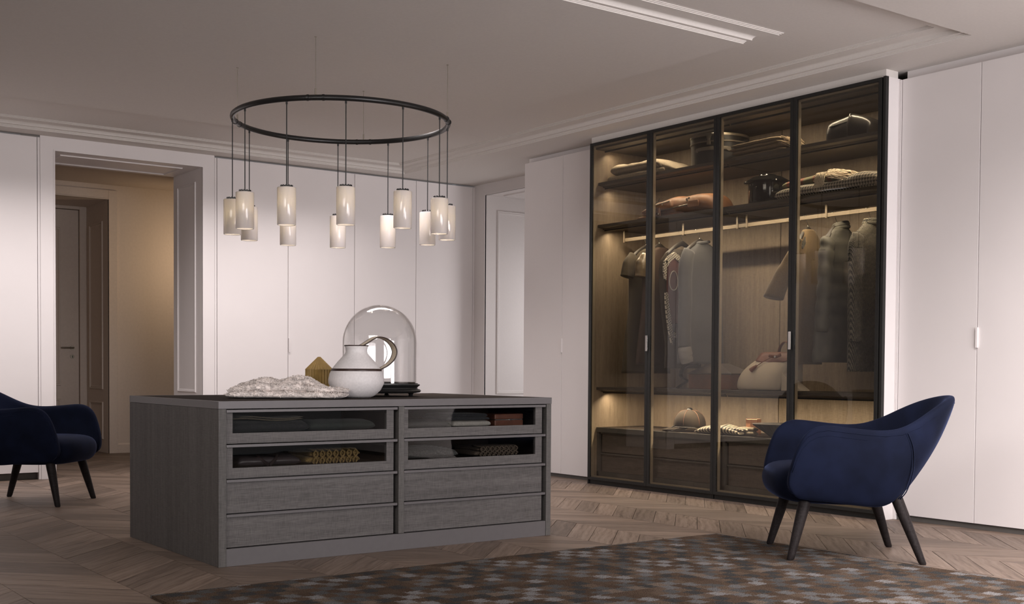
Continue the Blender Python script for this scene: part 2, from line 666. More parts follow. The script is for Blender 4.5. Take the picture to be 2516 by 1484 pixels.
def pix(x, y, z=0.0):
    d = Vector((x, y, z - 0.92))
    zz = d.dot(Fv)
    return (1258 + 2925.86 * d.dot(Rv) / zz, 989.58 - 2925.86 * d.dot(Uv) / zz, zz)


cand = []
for k in range(-11, 17):
    xa = X0ROW + k * ROW
    xb = xa + ROW
    if xb > 8.2:
        continue
    up = (k % 2 == 1)
    off = 6.2126 - ROW if up else 6.2126
    n0 = int((-1.3 - off) / PITCH)
    for j in range(n0, n0 + 84):
        ya = off + j * PITCH
        if ya > 13.6 or ya < -1.3:
            continue
        yc = ya + (ROW / 2 if up else -ROW / 2) + PITCH / 2
        d = Vector(((xa + xb) / 2, yc, -0.92))
        vis = False
        if d.dot(Fv) > 1.0:
            px, py, zz = pix((xa + xb) / 2, yc)
            vis = -60 < px < 2580 and py < 1540
        in_rug = 1.75 < xa and xb < 4.75 and yc < 4.5
        under_isl = 2.2 < xa and xb < 4.05 and 5.3 < yc < 6.2
        beyond = xa > 6.4 or (yc > 10.2 and not 2.7 < xa < 6)
        score = d.length if vis and not in_rug and not under_isl and not beyond else 1e6 + d.length
        cand.append((score, xa, xb, ya, up))
cand.sort()
jit = lambda: random.uniform(-1, 0.2)
for c in cand[:296]:
    bm, uvl, cl = new_board_bm()
    board(bm, uvl, cl, *c[1:], jit())
    obj('plank', bm, M['oak'], floor)
bm, uvl, cl = new_board_bm()
for c in cand[296:]:
    board(bm, uvl, cl, *c[1:], jit())
tag(obj('plank_field', bm, M['oak'], floor), kind='stuff')

# ------------------------------------------------------------------ ceiling with a recessed channel and a centre panel
CX0, CX1, CY0, CY1 = -2.2, 5.935, 3.815, 9.790
ceil = obj('ceiling', boxes((-3.2, 8.3, -1.4, CY0, ZC, ZC + 0.12), (-3.2, 8.3, CY1, 10.02, ZC, ZC + 0.12),
                            (-3.2, CX0, CY0, CY1, ZC, ZC + 0.12), (CX1, 8.3, CY0, CY1, ZC, ZC + 0.12)), M['plaster'])
tag(ceil, kind='structure')
ZT = ZC + 0.066
obj('channel_ceiling', boxes((CX0 - 0.1, CX1 + 0.1, CY0 - 0.1, CY1 + 0.1, ZT, ZT + 0.05)), M['plaster'], ceil)


def reed(a, z, n, da, dz):
    out = [(a, z)]
    for i in range(n):
        out += [(a + 0.0008, z + dz * 0.85), (a + da, z + dz)]
        a += da
        z += dz
    return out


def cornice(z0, z1):
    h = (z1 - z0) / 0.066
    p = [(0.0, z0)] + reed(0.0005, z0 + 0.001, 3, 0.005, 0.0066 * h) + [(0.034, z0 + 0.0212 * h)]
    for i in range(7):
        t = i / 6
        p.append((0.034 + 0.022 * (1 - math.cos(t * PI / 2)), z0 + (0.0212 + 0.026 * math.sin(t * PI / 2)) * h))
    p += [(0.140, z0 + 0.049 * h)] + reed(0.1405, z0 + 0.0495 * h, 3, 0.0085, 0.0053 * h)
    p.append((0.172, z1 + 0.002))
    return p


obj('outer_moulding', rect_sweep(BM(), CX0, CX1, CY0, CY1, cornice(ZC, ZT)), M['plaster'], ceil)
BX0, BX1, BY0, BY1, ZB = -1.2, 5.106, 4.725, 8.735, 2.775
obj('inner_moulding', rect_sweep(BM(), BX0, BX1, BY0, BY1, cornice(ZB, ZT), -1), M['plaster'], ceil)
obj('centre_panel', boxes((BX0, BX1, BY0, BY1, ZB, ZT - 0.002)), M['plaster'], ceil)

# ------------------------------------------------------------------ walls, doorway, corridor
DW0, DW1, DX0, DX1, DZ, YJ = 2.644, 4.111, 2.758, 4.000, 2.652, 10.665
wl = obj('wall_left', boxes((-3.2, DW0, 10.58, YJ + 0.1, 0, ZC + 0.1), (DW1, 7.0, 10.58, YJ + 0.1, 0, ZC + 0.1),
                            (DW0, DX0, YL, YJ, 0, ZC + 0.001), (DX1, DW1, YL, YJ, 0, ZC + 0.001), (DX0, DX1, YL, YJ, DZ, ZC + 0.001),
                            (DW0, DW1, YJ - 0.001, YJ + 0.1, ZC, ZC + 0.1)), M['white'])
tag(wl, kind='structure')


def frame_ridge(bm, P, u0, u1, v0, v1, w=0.012, h=0.009):
    """raised rectangular panel moulding; P(u, v, out) maps to world"""
    prof = [(0, 0), (0.25 * w, h), (0.75 * w, h), (w, 0.2 * h), (w * 1.2, 0.5 * h), (w * 1.8, 0)]
    rings = []
    for a, o in prof:
        rings.append([P(u0 + a, v0 + a, o), P(u1 - a, v0 + a, o), P(u1 - a, v1 - a, o), P(u0 + a, v1 - a, o)])
    loft(bm, rings, False, False)
    return bm


t = obj('trim_1', rect_sweep(BM(), 0, 1, 0, 1, [(0, 0)] * 2) and BM(), M['white']) if False else None
bm = BM()
for (x0, x1, z0, z1) in ((DX0 - 0.013, DX0, 0, DZ + 0.013), (DX1, DX1 + 0.013, 0, DZ + 0.013), (DX0, DX1, DZ, DZ + 0.013)):
    box(bm, x0, x1, YL - 0.006, YL, z0, z1)
for (x0, x1, z0, z1) in ((DX0 - 0.005, DX0, 0, DZ + 0.005), (DX1, DX1 + 0.005, 0, DZ + 0.005), (DX0, DX1, DZ, DZ + 0.005)):
    box(bm, x0, x1, YL - 0.010, YL, z0, z1)
obj('opening_bead', bm, M['white'], wl)
obj('jamb_panel', frame_ridge(BM(), lambda u, v, o: (DX1 - o, u, v), 10.13, 10.56, 0.69, 2.545, 0.016), M['white'], wl)
obj('jamb_panel', frame_ridge(BM(), lambda u, v, o: (DX1 - o, u, v), 10.13, 10.56, 0.14, 0.57, 0.016), M['white'], wl)
obj('lintel_panel', frame_ridge(BM(), lambda u, v, o: (u, v, DZ - o), DX0 + 0.08, DX1 - 0.12, 10.12, 10.56, 0.018), M['white'], wl)

YC, ZCC = 12.60, 2.815
wc = obj('wall_back', boxes((4.0185, 6.9, YC, YC + 0.79, 0, ZCC + 0.2), (1.2, 3.0, YC, YC + 0.79, 0, ZCC + 0.2), (3.0, 4.0185, YC, YC + 0.79, 2.6585, ZCC + 0.2),
                            (1.2, 6.9, YC + 0.95, YC + 1.0, 0, ZCC)), M['corridor'])
tag(wc, kind='structure')
tag(obj('ceiling_corridor', boxes((1.0, 7.0, YJ, 14, ZCC, ZCC + 0.1)), M['corridor']), kind='structure')
tag(obj('wall_corridor_end', boxes((6.6, 6.7, YJ, 14, 0, ZCC), (1.0, 1.1, YJ, 14, 0, ZCC)), M['corridor']), kind='structure')
bm = BM()
for y, e in ((YC - 0.022, 0.0), (YC - 0.030, 0.07)):
    pass
box(bm, 4.0185, 4.112, YC - 0.022, YC, 0, 2.757)
box(bm, 3.0, 4.0185, YC - 0.022, YC, 2.6585, 2.757)
box(bm, 4.0185, 4.030, YC - 0.030, YC, 0, 2.67)
box(bm, 3.0, 4.0185, YC - 0.030, YC, 2.6585, 2.67)
tag(obj('trim_2', bm, M['corridor'], bevel=0.003), kind='structure')
bm = boxes((4.112, 6.6, YC - 0.014, YC, 0, 0.088))
prism(bm, [(YC - 0.014, 0.088), (YC, 0.088), (YC, 0.102), (YC - 0.006, 0.102)], 'x', 4.112, 6.6)
tag(obj('baseboard_back', bm, M['corridor']), kind='structure')
bm = BM()
for v0, v1 in ((0.67, 2.455), (0.14, 0.54)):
    frame_ridge(bm, lambda u, v, o: (4.0185 - o, u, v), 12.77, 13.22, v0, v1, 0.022, 0.012)
obj('reveal_panel', bm, M['corridor'], wc)
# corridor door, set deep in its reveal
YD = 13.36
door = obj('door_1', boxes((3.0, 3.94, YD, YD + 0.05, 0.0, 2.62)), M['corridor'], bevel=0.003)
tag(door, kind='structure')
obj('door_stop', boxes((3.945, 4.0185, YD - 0.03, YD + 0.04, 0.0, 2.6585), (3.0, 3.945, YD - 0.03, YD + 0.04, 2.625, 2.6585)), M['corridor'], door, bevel=0.003)
bm = BM()
for v0, v1 in ((0.70, 2.42), (0.13, 0.56)):
    frame_ridge(bm, lambda u, v, o: (u, YD - o, v), 3.06, 3.745, v0, v1, 0.024, 0.014)
obj('door_panel', bm, M['corridor'], door)
bm = BM()
hx, hz = 3.868, 1.115
tube(bm, [(hx, YD, hz), (hx, YD - 0.012, hz)], 0.024, 20)
tube(bm, [(hx, YD - 0.01, hz), (hx, YD - 0.05, hz), (hx - 0.02, YD - 0.055, hz), (hx - 0.125, YD - 0.055, hz)], 0.009, 10)
obj('door_handle', bm, M['nickel'], door, smooth=40)
bm = BM()
tube(bm, [(hx, YD, hz - 0.095), (hx, YD - 0.010, hz - 0.095)], 0.024, 20)
obj('lock_plate', bm, M['nickel'], door, smooth=40)
bm = boxes((hx - 0.004, hx + 0.004, YD - 0.0125, YD - 0.009, hz - 0.108, hz - 0.084))
obj('keyhole', bm, M['black'], door)
area_light('corridor_lamp', (5.15, 11.75, 2.2), (4.5, 12.6, 1.75), 0.25, 0.25, 6.2, (1.0, 0.73, 0.47), 160)

# right wall with the deep reveal beside the corner
RY0, RY1, RZ = 8.45, 9.781, 2.648
wr = obj('wall_right', boxes((XB, XB + 0.75, RY1, 10.6, 0, ZC + 0.05), (XB, XB + 0.75, RY0, RY1, RZ, ZC + 0.05), (XB, XB + 0.75, -1.4, RY0, 0, ZC + 0.05)), M['wallpaint'])
tag(wr, kind='structure')
bm = BM()
for a, o in ((0.036, 0.006), (0.022, 0.012), (0.008, 0.016)):
    box(bm, XB - o, XB, RY1, RY1 + a, 0, RZ + a)
    box(bm, XB - o, XB, RY0, RY1, RZ, RZ + a)
obj('reveal_architrave', bm, M['wallpaint'], wr)
bm = BM()
frame_ridge(bm, lambda u, v, o: (u, RY1 - o, v), 7.01, 7.52, 0.66, 2.51, 0.02, 0.012)
frame_ridge(bm, lambda u, v, o: (u, RY1 - o, v), 7.01, 7.52, 0.13, 0.56, 0.02, 0.012)
obj('reveal_panel', bm, M['wallpaint'], wr)
obj('reveal_soffit_panel', frame_ridge(BM(), lambda u, v, o: (u, v, RZ - o), 7.0, 7.52, 8.6, 9.66, 0.02, 0.012), M['wallpaint'], wr)
tag(obj('wall_far_room', boxes((8.2, 8.3, 8.0, 10.6, 0, ZC), (7.6, 8.3, 8.0, 8.1, 0, ZC), (7.6, 8.3, 10.5, 10.6, 0, ZC)), M['wallpaint']), kind='structure')
area_light('far_room_light', (8.0, 8.85, 1.25), (7.0, 9.8, 1.1), 0.9, 1.6, 12, (1.0, 0.95, 0.95), 150)  # area light in the room beyond the reveal
# walls out of frame to the left, seen only in the glass
tag(obj('wall_near', boxes((-3.3, -3.2, -1.4, 10.7, 0, ZC + 0.1)), M['wallpaint']), kind='structure')


# ------------------------------------------------------------------ flush white wardrobes
def edge_pull(bm, horizontal_axis, a, front, z0, z1):
    """slim folded pull plate on a door edge"""
    if horizontal_axis == 'y':
        box(bm, front - 0.012, front + 0.004, a - 0.0095, a + 0.002, z0, z1)
        box(bm, front - 0.014, front - 0.010, a - 0.012, a + 0.002, z0, z1)
    else:
        box(bm, a, a + 0.0115, front - 0.012, front + 0.004, z0, z1)
        box(bm, a, a + 0.014, front - 0.014, front - 0.010, z0, z1)


def wardrobe_x(label, xs, strips, handles, zt=2.748, end=None):
    """wardrobe standing in the door wall, doors facing -Y"""
    w = thing('white_wardrobe', label, 'wardrobe', ((xs[0] + xs[-1]) / 2, YL + 0.3, 0))
    obj('carcass', boxes((xs[0], xs[-1], YL + 0.03, YL + 0.59, 0.06, zt - 0.004)), M['white'], w)
    obj('plinth', boxes((xs[0], xs[-1], YL + 0.045, YL + 0.5, 0, 0.05)), M['plinth'], w)
    for i, (a, b) in enumerate(zip(xs, xs[1:])):
        d = obj('door', boxes((a + 0.0025, b - 0.0025, YL, YL + 0.022, 0.058, zt)), M['white'], w, bevel=0.0012)
        if i in handles:
            bm = BM()
            edge_pull(bm, 'x', a + 0.0025, YL, 1.0575, 1.1838)
            obj('handle', bm, M['white'], d, bevel=0.001)
    for a, b in strips:
        obj('end_strip', boxes((a, b, YL + 0.002, YL + 0.3, 0.0, zt)), M['white'], w, bevel=0.0015)
    return w


wardrobe_x('row of four tall white doors between the lit doorway and the far corner', [4.1345, 4.8161, 5.5013, 6.1833, 6.8560], [(4.114, 4.1325), (6.858, 6.8795)], (1, 3))
wardrobe_x('tall white flush door left of the doorway behind the blue armchair', [-3.19, -2.16, -1.47, -0.79, -0.10, 0.58, 1.26, 1.942, 2.6220], [(2.6245, 2.6425)], ())


def wardrobe_y(label, ys, handles, zt=2.719, strips=(), XR=XR, zb=0.030):
    """wardrobe in the right-hand wall, doors facing -X"""
    w = thing('white_wardrobe', label, 'wardrobe', (XR + 0.27, (ys[0] + ys[-1]) / 2, 0))
    lo, hi = min(ys), max(ys)
    obj('carcass', boxes((XR + 0.03, XB - 0.002, lo, hi, zb + 0.005, zt - 0.003)), M['white'], w)
    obj('plinth', boxes((XR + 0.012, XB - 0.1, lo, hi, 0, zb - 0.004)), M['plinth'], w)
    obj('gap_lightening_strip', boxes((XR + 0.05, XB - 0.1, lo, hi, zt - 0.002, ZC)), M['white'], w)  # strip added in the gap under the ceiling to keep it lighter
    for i, (a, b) in enumerate(zip(ys, ys[1:])):
        a, b = max(a, b), min(a, b)
        d = obj('door', boxes((XR, XR + 0.022, b + 0.0022, a - 0.0022, zb, zt)), M['white'], w, bevel=0.0012)
        if i in handles:
            bm = BM()
            edge_pull(bm, 'y', a + 0.001, XR, 1.058, 1.177)
            obj('handle', bm, M['white'], d, bevel=0.001)
    for a, b in strips:
        obj('end_strip', boxes((XR - 0.002, XR + 0.3, a, b, 0.0, zt)), M['white'], w, bevel=0.0015)
    return w


wardrobe_y('pair of tall white doors left of the smoked glass wardrobe', [8.411, 7.8740, 7.337], (1,))
wardrobe_y('tall white wardrobe doors behind the blue armchair, right of the glass wardrobe',
           [4.5105 if k == 0 else 3.9766 - 0.5332 * (k - 1) for k in range(12)], (1,), zt=2.7085, strips=((4.5130, 4.5220), (4.5230, 4.5318)), XR=6.290, zb=0.034)

# ------------------------------------------------------------------ glass wardrobe
GY = [7.3256, 6.6346, 5.9437, 5.2528, 4.5618]
GH = 2.718
gw = thing('glass_wardrobe', 'large wardrobe with four smoked glass doors and warm lit oak inside', 'wardrobe', (6.46, 5.94, 0))
obj('back_panel', boxes((6.76, 6.78, 5.872, 7.30, 0.06, 2.70)), M['w_in'], gw)
obj('back_panel', boxes((6.76, 6.78, 4.58, 5.864, 0.06, 2.70)), M['w_in'], gw)
obj('backing', boxes((6.782, 6.79, 4.56, 7.32, 0.0, 2.70)), M['black'], gw)
obj('side_panel', boxes((6.195, 6.78, 7.301, 7.323, 0.0, 2.700)), M['w_in'], gw)
obj('side_panel', boxes((6.195, 6.78, 4.558, 4.580, 0.0, 2.700)), M['w_in'], gw)
obj('outer_panel', boxes((6.170, 6.870, 7.3245, 7.335, 0.0, GH)), M['bronze'], gw)
obj('outer_panel', boxes((6.185, 6.870, 4.5325, 4.5565, 0.0, GH - 0.002)), M['white'], gw, label='white end panel')
obj('end_post', boxes((6.158, 6.186, 4.5322, 4.5505, 0.0, GH), (6.164, 6.186, 4.5505, 4.5585, 0.0, GH)), M['bronze'], gw, bevel=0.0012)
obj('top_panel', boxes((6.195, 6.78, 4.57, 7.31, 2.668, 2.698)), M['w_shelf'], gw)
obj('plinth', boxes((6.180, 6.6, 5.955, 7.315, 0.0, 0.034), (6.180, 6.6, 4.57, 5.945, 0.0, 0.034)), M['bronze'], gw)
obj('bottom_panel', boxes((6.20, 6.78, 4.58, 7.30, 0.036, 0.060)), M['w_shelf'], gw)
for i in range(4):
    y1, y0 = GY[i] - 0.0015, GY[i + 1] + 0.0015
    z0, z1 = 0.036, GH - 0.003
    sw = 0.026
    fr = obj('door', boxes((XG, XG + 0.028, y0, y0 + sw, z0, z1), (XG, XG + 0.028, y1 - sw, y1, z0, z1),
                           (XG, XG + 0.028, y0 + sw, y1 - sw, z0, z0 + 0.022), (XG, XG + 0.028, y0 + sw, y1 - sw, z1 - 0.022, z1)), M['bronze'], gw, bevel=0.0008)
    obj('glass_pane', boxes((XG + 0.004, XG + 0.008, y0 + sw - 0.004, y1 - sw + 0.004, z0 + 0.018, z1 - 0.018)), M['glass'], fr)
    obj('inner_frame', boxes((XG + 0.016, XG + 0.040, y0 + sw - 0.001, y0 + sw + 0.0045, z0 + 0.02, z1 - 0.02), (XG + 0.016, XG + 0.040, y1 - sw - 0.0045, y1 - sw + 0.001, z0 + 0.02, z1 - 0.02),
                             (XG + 0.016, XG + 0.040, y0 + sw, y1 - sw, z0 + 0.02, z0 + 0.032), (XG + 0.016, XG + 0.040, y0 + sw, y1 - sw, z1 - 0.032, z1 - 0.02)), M['rim'], fr, label='champagne inner rim')
    if i in (0, 2):
        a = GY[i + 1]
        bm = boxes((XG - 0.016, XG + 0.004, a + 0.002, a + 0.006, 1.058, 1.176), (XG - 0.018, XG - 0.014, a - 0.016, a + 0.006, 1.058, 1.176))
        obj('handle', bm, M['steel'], fr, bevel=0.0008)


def shelf(y0, y1, zt, th=0.036, x0=6.226):
    bm = BM()
    prism(bm, [(x0, zt), (6.758, zt), (6.758, zt - th), (x0 + 0.055, zt - th), (x0 + 0.048, zt - th + 0.010), (x0 + 0.006, zt - 0.022), (x0, zt - 0.022)], 'y', y0, y1)
    # prism on 'y' maps (u,v)->(u,w,v)
    s = obj('shelf', bm, M['w_shelf'], gw, bevel=0.0008)
    obj('led_channel', boxes((x0 + 0.068, x0 + 0.078, y0 + 0.002, y1 - 0.002, zt - th - 0.010, zt - th)), M['bronze'], s)
    obj('led_strip', boxes((x0 + 0.080, x0 + 0.088, y0 + 0.03, y1 - 0.03, zt - th - 0.002, zt - th)), M['led'], s)
    return s


MODS = ((5.950, 7.299), (4.582, 5.936))
for (a, b) in MODS:
    for zt, th in ((2.408, 0.036), (2.073, 0.036), (0.776, 0.038)):
        shelf(a, b, zt, th)
    for z, pw in ((2.664, 5.5), (2.368, 5.0), (2.033, 8.5), (0.734, 12.5)):
        l = area_light('wardrobe_led', (6.322, (a + b) / 2, z - 0.010), (6.40, (a + b) / 2, z - 0.30), 1.28, 0.012, pw, WARM, 160)
        l.rotation_euler = (0, math.radians(-14), math.radians(90)) if False else l.rotation_euler
    obj('led_channel', boxes((6.292, 6.302, a + 0.002, b - 0.002, 2.656, 2.668)), M['bronze'], gw)
    obj('led_strip', boxes((6.304, 6.312, a + 0.03, b - 0.03, 2.666, 2.668)), M['led'], gw)

obj('gap_lightening_strip', boxes((6.182, 6.30, 4.55, 7.33, GH - 0.006, ZC)), M['plaster'], gw, label='added white strip lightening the gap up to the ceiling')  # added so the gap above the glass doors doesn't turn black

# drawers under the bottom niche
for (a, b) in ((5.955, 7.297), (4.585, 5.925)):
    obj('drawer_carcass', boxes((6.30, 6.758, a, b, 0.062, 0.412)), M['w_shelf'], gw)
    obj('drawer_top', boxes((6.228, 6.758, a, b, 0.4145, 0.4535)), M['plinth'], gw, bevel=0.001)
    obj('leather_inlay', boxes((6.245, 6.74, a + 0.015, b - 0.015, 0.4535, 0.4545)), M['leather_top'], gw)
    obj('drawer_surround', boxes((6.235, 6.30, b - 0.022, b, 0.062, 0.412), (6.235, 6.30, a, a + 0.022, 0.062, 0.412), (6.235, 6.30, a, b, 0.062, 0.098)), M['plinth'], gw)
    for z0, z1 in ((0.100, 0.236), (0.256, 0.402)):
        d = obj('drawer', boxes((6.252, 6.27, a + 0.045, b - 0.045, z0, z1)), M['w_draw'], gw, bevel=0.001)
        obj('handle', boxes((6.240, 6.262, a + 0.04, b - 0.04, z1 + 0.001, z1 + 0.012)), M['plinth'], d, bevel=0.001)

# clothes rail with its brackets
rail = obj('clothes_rail', boxes((6.424, 6.438, 4.60, 7.205, 1.945, 1.972)), M['rail'], gw, bevel=0.0015)
for y in (7.205, 6.535, 5.985, 5.895, 5.189, 4.605):
    obj('rail_bracket', boxes((6.418, 6.424, y - 0.012, y + 0.004, 1.942, 2.037), (6.418, 6.444, y - 0.012, y + 0.004, 1.938, 1.945)), M['rail'], rail, bevel=0.001)
for y in (5.905, 5.915):
    pass

# ------------------------------------------------------------------ island
IX0, IX1, IY0, IY1, IH = 2.1435, 4.0765, 5.158, 6.3655, 0.762
isl = thing('island_drawer_unit', 'long grey oak island with eight drawers and dark leather top', 'island', (3.11, 5.76, 0))
obj('side_panel', boxes((IX0, 2.181, IY0, IY1, 0, 0.7258)), M['wood_v'], isl, bevel=0.0008)
obj('side_panel', boxes((4.0425, 4.0748, IY0, IY1, 0, 0.7258)), M['wood_v'], isl, bevel=0.0008)
obj('centre_post', boxes((3.0975, 3.1298, IY0, IY0 + 0.58, 0.0835, 0.7256)), M['wood_v'], isl, bevel=0.0008)
obj('back_panel', boxes((2.181, 4.0425, IY1 - 0.02, IY1 - 0.002, 0, 0.7256)), M['wood_v'], isl)
obj('middle_panel', boxes((2.181, 4.0425, IY0 + 0.60, IY0 + 0.62, 0, 0.7256)), M['wood_v'], isl)
obj('plinth', boxes((2.182, 4.0415, IY0 + 0.003, IY0 + 0.03, 0.0, 0.0815)), M['grey'], isl, bevel=0.0008)
bm = BM()
bt = 0.016
for q in ((IX0 - 0.001, IX1 + 0.0005, IY0 - 0.001, IY0 + bt, 0.7265, IH), (IX0 - 0.001, IX1 + 0.0005, IY1 - bt, IY1 + 0.001, 0.7265, IH),
          (IX0 - 0.001, IX0 + bt, IY0 + bt, IY1 - bt, 0.7265, IH), (IX1 - bt, IX1 + 0.0005, IY0 + bt, IY1 - bt, 0.7265, IH)):
    box(bm, *q)
obj('top_frame', bm, M['grey'], isl, bevel=0.0012)
obj('top_inlay', boxes((IX0 + bt, IX1 - bt, IY0 + bt, IY1 - bt, 0.728, IH - 0.0012)), M['leather_top'], isl)
ZH = [0.7241, 0.5631, 0.4018, 0.2416, 0.0835]
for cx0, cx1, wx0, wx1 in ((2.1818, 3.0968, 2.2185, 3.0368), (3.1302, 4.0420, 3.1627, 3.9788)):
    for k in range(4):
        zt, zb = ZH[k], ZH[k + 1]
        hb = zt - 0.0144
        fy = IY0 + 0.017
        x1 = cx1 - 0.019
        if k < 2:
            w0, w1 = zb + 0.050, hb + 0.004
            d = obj('drawer', boxes((cx0 + 0.001, wx0, fy, fy + 0.02, zb + 0.0022, hb + 0.003), (wx1, x1, fy, fy + 0.02, zb + 0.0022, hb + 0.003),
                                    (wx0, wx1, fy, fy + 0.02, zb + 0.0022, w0)), M['wood_h'], isl)
            obj('glass_pane', boxes((wx0, wx1, fy + 0.006, fy + 0.010, w0, w1)), M['glass_d'], d)
            obj('drawer_box', boxes((cx0 + 0.012, x1 - 0.004, fy + 0.02, fy + 0.50, zb + 0.030, zb + 0.042), (cx0 + 0.012, cx0 + 0.022, fy + 0.02, fy + 0.50, zb + 0.042, zb + 0.125),
                                    (x1 - 0.014, x1 - 0.004, fy + 0.02, fy + 0.50, zb + 0.042, zb + 0.125), (cx0 + 0.012, x1 - 0.004, fy + 0.49, fy + 0.50, zb + 0.042, zb + 0.125)), M['leather_top'], d)
        else:
            d = obj('drawer', boxes((cx0 + 0.001, x1, fy, fy + 0.02, zb + 0.0022, hb + 0.003)), M['wood_h'], isl)
        obj('handle', boxes((cx0 + 0.001, cx1 - 0.005, IY0 + 0.001, IY0 + 0.004, hb, zt - 0.002), (cx0 + 0.001, cx1 - 0.005, IY0 + 0.004, IY0 + 0.036, zt - 0.006, zt - 0.002),
                            (cx0 + 0.001, cx1 - 0.005, IY0 + 0.004, IY0 + 0.007, hb + 0.0045, zt - 0.004)), M['grey'], d, bevel=0.0006)
    obj('drawer_recess', boxes((cx0, cx1 + 0.0002, IY0 + 0.055, IY0 + 0.058, 0.0815, 0.40)), M['black'], isl)

# ------------------------------------------------------------------ rug
bm = BM()
nx, ny = 60, 80
RX0, RX1, RYa, RYb, RT = 1.640, 4.835, 0.4, 4.632, 0.012
grid = []
for j in range(ny + 1):
    row = []
    for i in range(nx + 1):
        x = RX0 + (RX1 - RX0) * i / nx
        y = RYa + (RYb - RYa) * j / ny
        row.append(bm.verts.new((x + 0.004 * nz(y, 0, 1, 3), y + (0.004 * nz(x, 3, 1, 3)), RT + 0.0008 * nz(x, y, 0, 9))))
    grid.append(row)
for j in range(ny):
    for i in range(nx):
        bm.faces.new((grid[j][i], grid[j][i + 1], grid[j + 1][i + 1], grid[j + 1][i]))
border = [grid[0][i] for i in range(nx + 1)] + [grid[j][nx] for j in range(1, ny + 1)] + [grid[ny][i] for i in range(nx - 1, -1, -1)] + [grid[j][0] for j in range(ny - 1, 0, -1)]
c0 = Vector(((RX0 + RX1) / 2, (RYa + RYb) / 2, 0))
low = []
for v in border:
    low.append(bm.verts.new((v.co.x, v.co.y, 0.0015)))
for i in range(len(border)):
    j = (i + 1) % len(border)
    bm.faces.new((border[j], border[i], low[i], low[j]))
tag(obj('rug', bm, M['rug'], smooth=60), 'brown and grey checked wool rug lying on the oak floor', 'rug')


